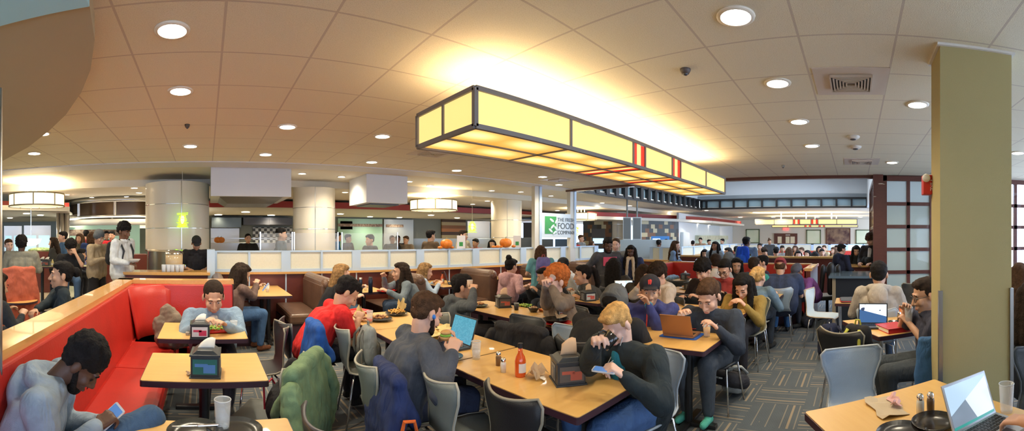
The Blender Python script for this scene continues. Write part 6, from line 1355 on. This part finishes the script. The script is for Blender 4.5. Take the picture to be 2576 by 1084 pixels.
plate('large black plate at the bottom edge behind the tall tumbler', *T(590, 1092), r=.13, c=(.02, .025, .025)); plate('black plate with a knife, left one at the bottom edge', *T(490, 1096), r=.13, c=(.02, .025, .025))
x_, y_ = T(488, 1090); tag(MB().box(-.10, .02, -.006, .006, 0, .003).cap((.02, 0, .002), (.11, 0, .002), .006).build('table_knife', CHROME, loc=(x_, y_, .782), rotz=.1), 'shiny steel knife across the left black plate', 'knife')
tumbler('glass with amber drink in the first brown booth', *T(673, 735), r=.034, h=.12, fill=mat('amber_drink', (.5, .28, .10), .2, alpha=.6), fh=.4)
shaker('small clear shaker at the wall in the first brown booth', *T(666, 727), (.6, .6, .6), s=1.1)
for px, h_, w_ in ((907, .24, 'slim tall navy steel bottle, left of the pair'), (932, .25, 'wider tall dark steel bottle with a white mark, right of the pair')):
    x_, y_ = T(px, 736); t_ = thing('steel_bottle', w_, 'bottle', (x_, y_, .75)); r_ = .03 if px == 907 else .036
    MB().lathe([(0, 0), (r_, 0), (r_, h_*.85), (r_*.8, h_*.9), (0, h_*.9)], n=20).build('flask', mat('flask_navy', (.01, .02, .045), .3), t_, smooth=True); MB().lathe([(r_*.82, h_*.88), (r_*.85, h_), (0, h_)], n=18).build('cap', STEEL if px == 907 else BLACK, t_, smooth=True)
shaker('salt shaker between the two tall steel bottles', *T(919, 731), s=1.1); shaped_tray('red tray under the hands of the laughing woman', *T(973, 733), .2, .3, .22)
bottle('small hot sauce bottle on the third booth table', *T(1113, 712), c=(.60, .10, .03)); laptop('dark laptop open on the third booth table', *T(1142, 714), R(60), 'code', (.03, .035, .045))
plate('red plate before the pink hoodie woman', *T(1346, 716), r=.12, c=(.6, .03, .02))
laptop('pale lit laptop before the person with the red-lettered jacket', *T(1577, 742), R(-40), 'cool', (.6, .62, .64), .30, .21)
tag(MB().box(-.09, .09, -.12, .12, 0, .05).build('red_case', mat('case_red', (.55, .03, .02), .6), loc=(*T(1590, 748), .75), rotz=.4, bevel=.02), 'red case beside the pale lit laptop', 'case')
# lower right table
paper('beige paper napkin with torn edge on the angled table', *T(2228, 1026), R(20), .26, .15, (.58, .47, .33), crumple=.012, seed=31)
paper('clear and red sweet wrapper on the beige napkin', *T(2250, 1018), R(10), .14, .05, (.75, .45, .45), z=.765, crumple=.02, name='sweet_wrapper', seed=32)
shaker('white salt shaker on the lower right table', *T(2315, 1041), s=1.05); shaker('brown pepper shaker on the lower right table', *T(2341, 1036), (.16, .10, .06), s=1.05)
plate('black glossy bowl-plate between the shakers and the silver laptop', *T(2350, 1070), r=.11, c=(.02, .018, .018)); plate('dark plate at the bottom edge of the lower right table', *T(2270, 1100), r=.12, c=(.02, .018, .018))
laptop('silver laptop with papers on its screen, lower right', 1.79, -.62, R(-57), 'papers', (.55, .58, .62), .31, .215, .75, 112)
tumbler('tall ribbed plastic tumbler at the right of the silver laptop', *T(2532, 1036), r=.040, h=.145)
# angled table by the pillar
laptop('black laptop with a bright sky picture, on the small angled table', 4.10, -.17, R(-95), 'photo', (.03, .035, .04), .30, .21)
t_ = thing('ring_binder', 'red ring binder lying at the front of the angled table', 'binder', (3.97, -.36, .75), R(24)); MB().box(-.14, .14, -.12, .12, 0, .006).box(-.14, .14, -.12, .12, .038, .044).box(-.14, -.134, -.12, .12, 0, .044).build('cover', mat('binder_red', (.50, .02, .03), .4), t_); MB().box(-.13, .135, -.115, .115, .006, .038).build('paper_block', WHITE, t_)
x_, y_ = T(2270, 800); tumbler('red patterned paper cup by the person with glasses', x_, y_, .75, .04, .13, m=mat('cup_redpattern', (.60, .06, .03), .5, rgb2=(.6, .3, .1), vscale=30), name='paper_cup')
shaker('tall pepper shaker beside the red patterned cup', *T(2262, 809), (.30, .20, .08), s=1.1); plate('small black dish behind the red binder', *T(2248, 814), r=.06)
x_, y_ = T(2268, 822); phone('dark phone beside the red binder', (x_, y_, .757), (0, 0, R(40)))
t_ = thing('laptop_sleeve', 'red and grey laptop sleeve on the narrow back table', 'laptop sleeve', (5.78, .03, .75), R(5)); MB().prism(rrect(.34, .36, .04), 0, .035).build('sleeve_base', fabric((.08, .085, .10)), t_, bevel=.01); MB().prism(rrect(.35, .37, .04), .014, .022).build('red_piping', fabric((.5, .03, .05)), t_)
# coats on chairs
def coat_at(pd, label, c, **k): return draped(label, pd['base'].x, pd['base'].y, pd['rot'], c, **k)
def coat_px(px, r_, rot, label, c, **k):
    o = Matrix.Rotation(rot, 3, 'Z') @ V((0, -.29, 0)); q = P(px, H0, r_); return draped(label, q.x-o.x, q.y-o.y, rot, c, **k)
coat_px(968, 2.50, B8['rot'], 'navy blue padded coat hanging on the bearded man\'s chair', (.02, .035, .12), s=1.05, zt=.80, low=.22, wide=1.1, sl=0)
coat_px(786, 3.62, RP['rot'], 'bright blue fleece jacket hanging on the red polo man\'s chair', (.015, .09, .38), s=1.05, zt=.84, low=.34, wide=1.0, sl=0)
q = P(2362, H0, 3.30); draped('denim-blue jacket over the chair of the person with glasses', q.x, q.y, head(2362, 180), (.035, .11, .26), s=.9, zt=.86, low=.22, wide=.8, sl=0)
draped('green quilted puffer coat hanging over a chair by the middle booth table', .40, 2.72, R(58), (.18, .28, .15), s=1.2, zt=.80, low=.10, wide=1.2, name='puffer_coat', cat='coat')
t_ = thing('black_bag', 'black bag with red piping on the seat under the green coat', 'bag', (.50, 2.62, .46), R(58)); b = MB(); b.cap((-.06, -.02, .12), (.06, .0, .14), .12).cap((0, .0, .1), (.03, -.05, .36), .10, .05); remesh(b.build('bag_body', fabric((.012, .012, .014)), t_), .014, 4, .02); MB().tube([(-.10, .09, .10), (-.05, .12, .22), (.06, .11, .24), (.12, .06, .12)], .007).build('red_piping', fabric((.5, .03, .05)), t_)
draped('black coat hung on the dark chair under the plate-stack table', 2.72, 2.62, R(-80), (.015, .015, .018), s=1.1, zt=.82, low=.25, wide=1.2, name='black_coat', cat='coat')
b = MB()
for i, (x, y, z, r_) in enumerate(((0, 0, .10, .13), (.12, .03, .09, .12), (-.06, .05, .22, .11), (.06, .06, .26, .12), (.0, .08, .36, .09), (.20, .05, .10, .09))): b.ell((x, y, z), (r_, r_*.8, r_))
tag(remesh(b.build('puffer_coat', fabric((.22, .17, .13)), loc=(-.42, 4.42, .46)), .014, 5, .05, .07), 'taupe puffer coat bundled on the red bench beside the cardigan woman', 'coat')
# bags on the floor
backpack('black and grey backpack lying on the carpet beside the navy pullover man', 4.28, 1.22, .10, R(75), (.03, .03, .04), (.45, .48, .48), 1.0, (R(-70), 0))
backpack('black backpack with orange straps on the floor by the bearded man', *P(1030, H0, 2.22).xy, .0, R(-20), (.02, .02, .025), (.75, .14, .02), 1.38)
backpack('navy backpack on the floor beside the sideways white chair', *P(2086, H0, 5.6).xy, .0, R(-40), (.02, .025, .06), (.03, .035, .07), 1.1)
backpack('black and yellow patterned backpack on the black chair by the angled table', *P(2158, H0, 3.62).xy, .47, R(-120), (.015, .014, .012), (.50, .50, .08), .95)
backpack('grey canvas backpack on the grey chair beside the red polo man', 1.45, 3.50, .47, R(-98), (.30, .33, .33), (.22, .22, .20), .85)
t_ = thing('handbag', 'black slouchy handbag on the carpet by the banquette end', 'bag', (*P(2032, H0, 7.6).xy, 0)); b = MB().cap((-.12, 0, .12), (.12, 0, .12), .12).cap((-.08, 0, .2), (.08, 0, .2), .08); remesh(b.build('bag_body', fabric((.02, .02, .03)), t_), .016, 4, .03); MB().tube([(-.1, 0, .2), (-.06, 0, .42), (.06, 0, .42), (.1, 0, .2)], .01).build('handle', BLACK, t_)
# left: high table, stools, round tables
def stool(label, pd):
    t = thing('bar_stool', label, 'stool', pd['base'], pd['rot']); MB().lathe([(0, .66), (.18, .66), (.185, .69), (0, .70)], n=24).build('seat', EDGE, t, smooth=True)
    for i in range(4): a = i*PI/2+PI/4; MB().cyl((.10*math.cos(a), .10*math.sin(a), .66), (.19*math.cos(a), .19*math.sin(a), 0), .013, n=8).build('leg', CHROME, t)
    MB().tube([(.155*math.cos(a*PI/8), .155*math.sin(a*PI/8), .25) for a in range(16)], .009, 6, True).build('foot_ring', CHROME, t)
c = P(150, H0, 9.0); table('high narrow table where the grey sweater and black T-shirt sit', c.x, c.y, 1.25, .6, head(150, 180), 1.02, topm=mat('green_laminate', (.50, .50, .30), .4))
table('small round light wood table left of the long wood rail', *P(40, H0, 5.9).xy, .62, .62, 0, .75, round_=True)
x_, y_ = T(64, 751); tag(MB().box(-.07, .07, -.01, .01, 0, .012).build('pen', BLACK, loc=(x_, y_, .75)), 'dark pen on the small round table', 'pen')
for nm, px, py, r_, w_ in (('a', 118, 655, 8.9, 'napkin dispenser with a dark front on the high table'), ('b', 106, 655, 9.0, 'paler napkin dispenser at the left of the high table')):
    p = P(px, py, r_); dispenser(w_, p.x, p.y, 0, 1.0, 'dark' if nm == 'a' else 'photo', 'white', 1.02)
p = P(132, 0, 8.8); bottle('small yellowish bottle on the high table', p.x, p.y, 1.02, .8, (.6, .5, .2), 'condiment_bottle'); p = P(147, 0, 8.9); tumbler('frosted white cup on the high table', p.x, p.y, 1.02, .05, .13, m=mat('cup_frost', (.6, .62, .6), .4), name='paper_cup')
p = P(177, 0, 8.85); shaped_tray('red tray of food before the person leaning on a hand', p.x, p.y, 0, .36, .26, (.6, .03, .02), 1.02); food('fries', 'food on the red tray at the high table', p.x, p.y, 1.035, .11, 41, 16)
c = P(22, H0, 6.1); draped('salmon orange coat over a chair back at the far left', c.x, c.y, head(22, 30)+PI, (.50, .12, .07), s=1.2, zt=1.14, low=.45, wide=1.1, sl=0, name='orange_coat', cat='coat')
chair('chair under the salmon orange coat', c.x, c.y, head(22, 30)+PI, 'black')
q = P(160, H0, 5.0); chair('chair of the smiling person in the leather jacket', q.x+.12, q.y-.02, head(155, -84), 'black')
# right: high counter and dark reception desk, office chair
t_ = thing('reception_desk', 'dark blue-black desk with a reflective top before the screens', 'desk', (7.6, -.02, 0)); MB().box(-.5, .55, -.48, .48, .93, .97).build('desktop', mat('desk_top', (.10, .15, .20), .15), t_); MB().box(-.42, .5, -.42, .42, 0, .93).build('cabinet', mat('desk_dark', (.012, .016, .024), .4), t_); MB().box(-.45, -.42, .36, .42, 0, .93).build('corner_post', mat('desk_post', (.30, .24, .16), .4), t_)
t_ = thing('high_counter', 'wood-edged high counter where three students stand', 'counter', (9.0, -.05, 0)); MB().box(-.25, .35, -.4, .48, 1.0, 1.04).build('worktop', RAILW, t_); MB().box(-.2, .3, -.36, .44, 0, 1.0).build('front', MAHOG, t_)
b = MB().cap((-.15, 0, .08), (.12, .05, .10), .10).cap((-.05, .1, .1), (.1, -.1, .16), .08); tag(remesh(b.build('black_bag', fabric((.015, .018, .02)), loc=(8.95, -.30, 1.04)), .015, 4, .03), 'black bag heaped on the high counter', 'bag')
t_ = thing('office_chair', 'black high-backed office chair at the end of the red banquette', 'chair', (8.05, .55, 0), R(-70))
b = MB().cap((-.18, -.22, .62), (-.15, -.26, 1.08), .05).cap((.18, -.22, .62), (.15, -.26, 1.08), .05).cap((0, -.23, .6), (0, -.27, 1.10), .07); remesh(b.build('backrest', BLACK, t_), .02, 6); MB().prism(rrect(.5, .5, .08), .44, .52).build('seat', BLACK, t_, bevel=.02); MB().cyl((0, 0, .08), (0, 0, .44), .03).build('gas_post', BLACK, t_)
for i in range(5): a = i*2*PI/5; MB().cyl((0, 0, .1), (.28*math.cos(a), .28*math.sin(a), .06), .022, .016, 8).build('foot', BLACK, t_)
# wall pictures in the far room
def pic(label, px0, px1, ya, yb, m, fm, X_=29.965):
    t = thing('framed_picture', label, 'picture', (X_, (fy(px0)+fy(px1))/2, zf(yb))); w_ = (fy(px0)-fy(px1))/2; h = zf(ya)-zf(yb)
    MB().box(-.02, .02, -w_, w_, 0, h).build('print', m, t); e = .07
    MB().box(-.05, .03, -w_-e, -w_, -e, h+e).box(-.05, .03, w_, w_+e, -e, h+e).box(-.05, .03, -w_-e, w_+e, h, h+e).box(-.05, .03, -w_-e, w_+e, -e, 0).build('frame', fm, t); return t
AM = mat('art_green', (.62, .72, .48), .6, rgb2=(.80, .80, .62), vscale=.8); pic('pale green abstract picture left of the double doors', 1879, 1909, 578, 610, AM, mat('frame_green', (.12, .15, .08), .5))
pic('pale green abstract picture just right of the double doors', 2031, 2063, 580, 612, AM, mat('frame_green', (.12, .15, .08), .5)); pic('pale abstract picture partly behind the tall standing person', 2155, 2188, 580, 611, AM, mat('frame_green', (.12, .15, .08), .5))
t_ = pic('wide dark framed opening showing a kitchen scene, right of the pictures', 2080, 2137, 576, 612, mat('dark_scene', (.06, .02, .03), .3, rgb2=(.28, .18, .12), vscale=2.5), DARKW)
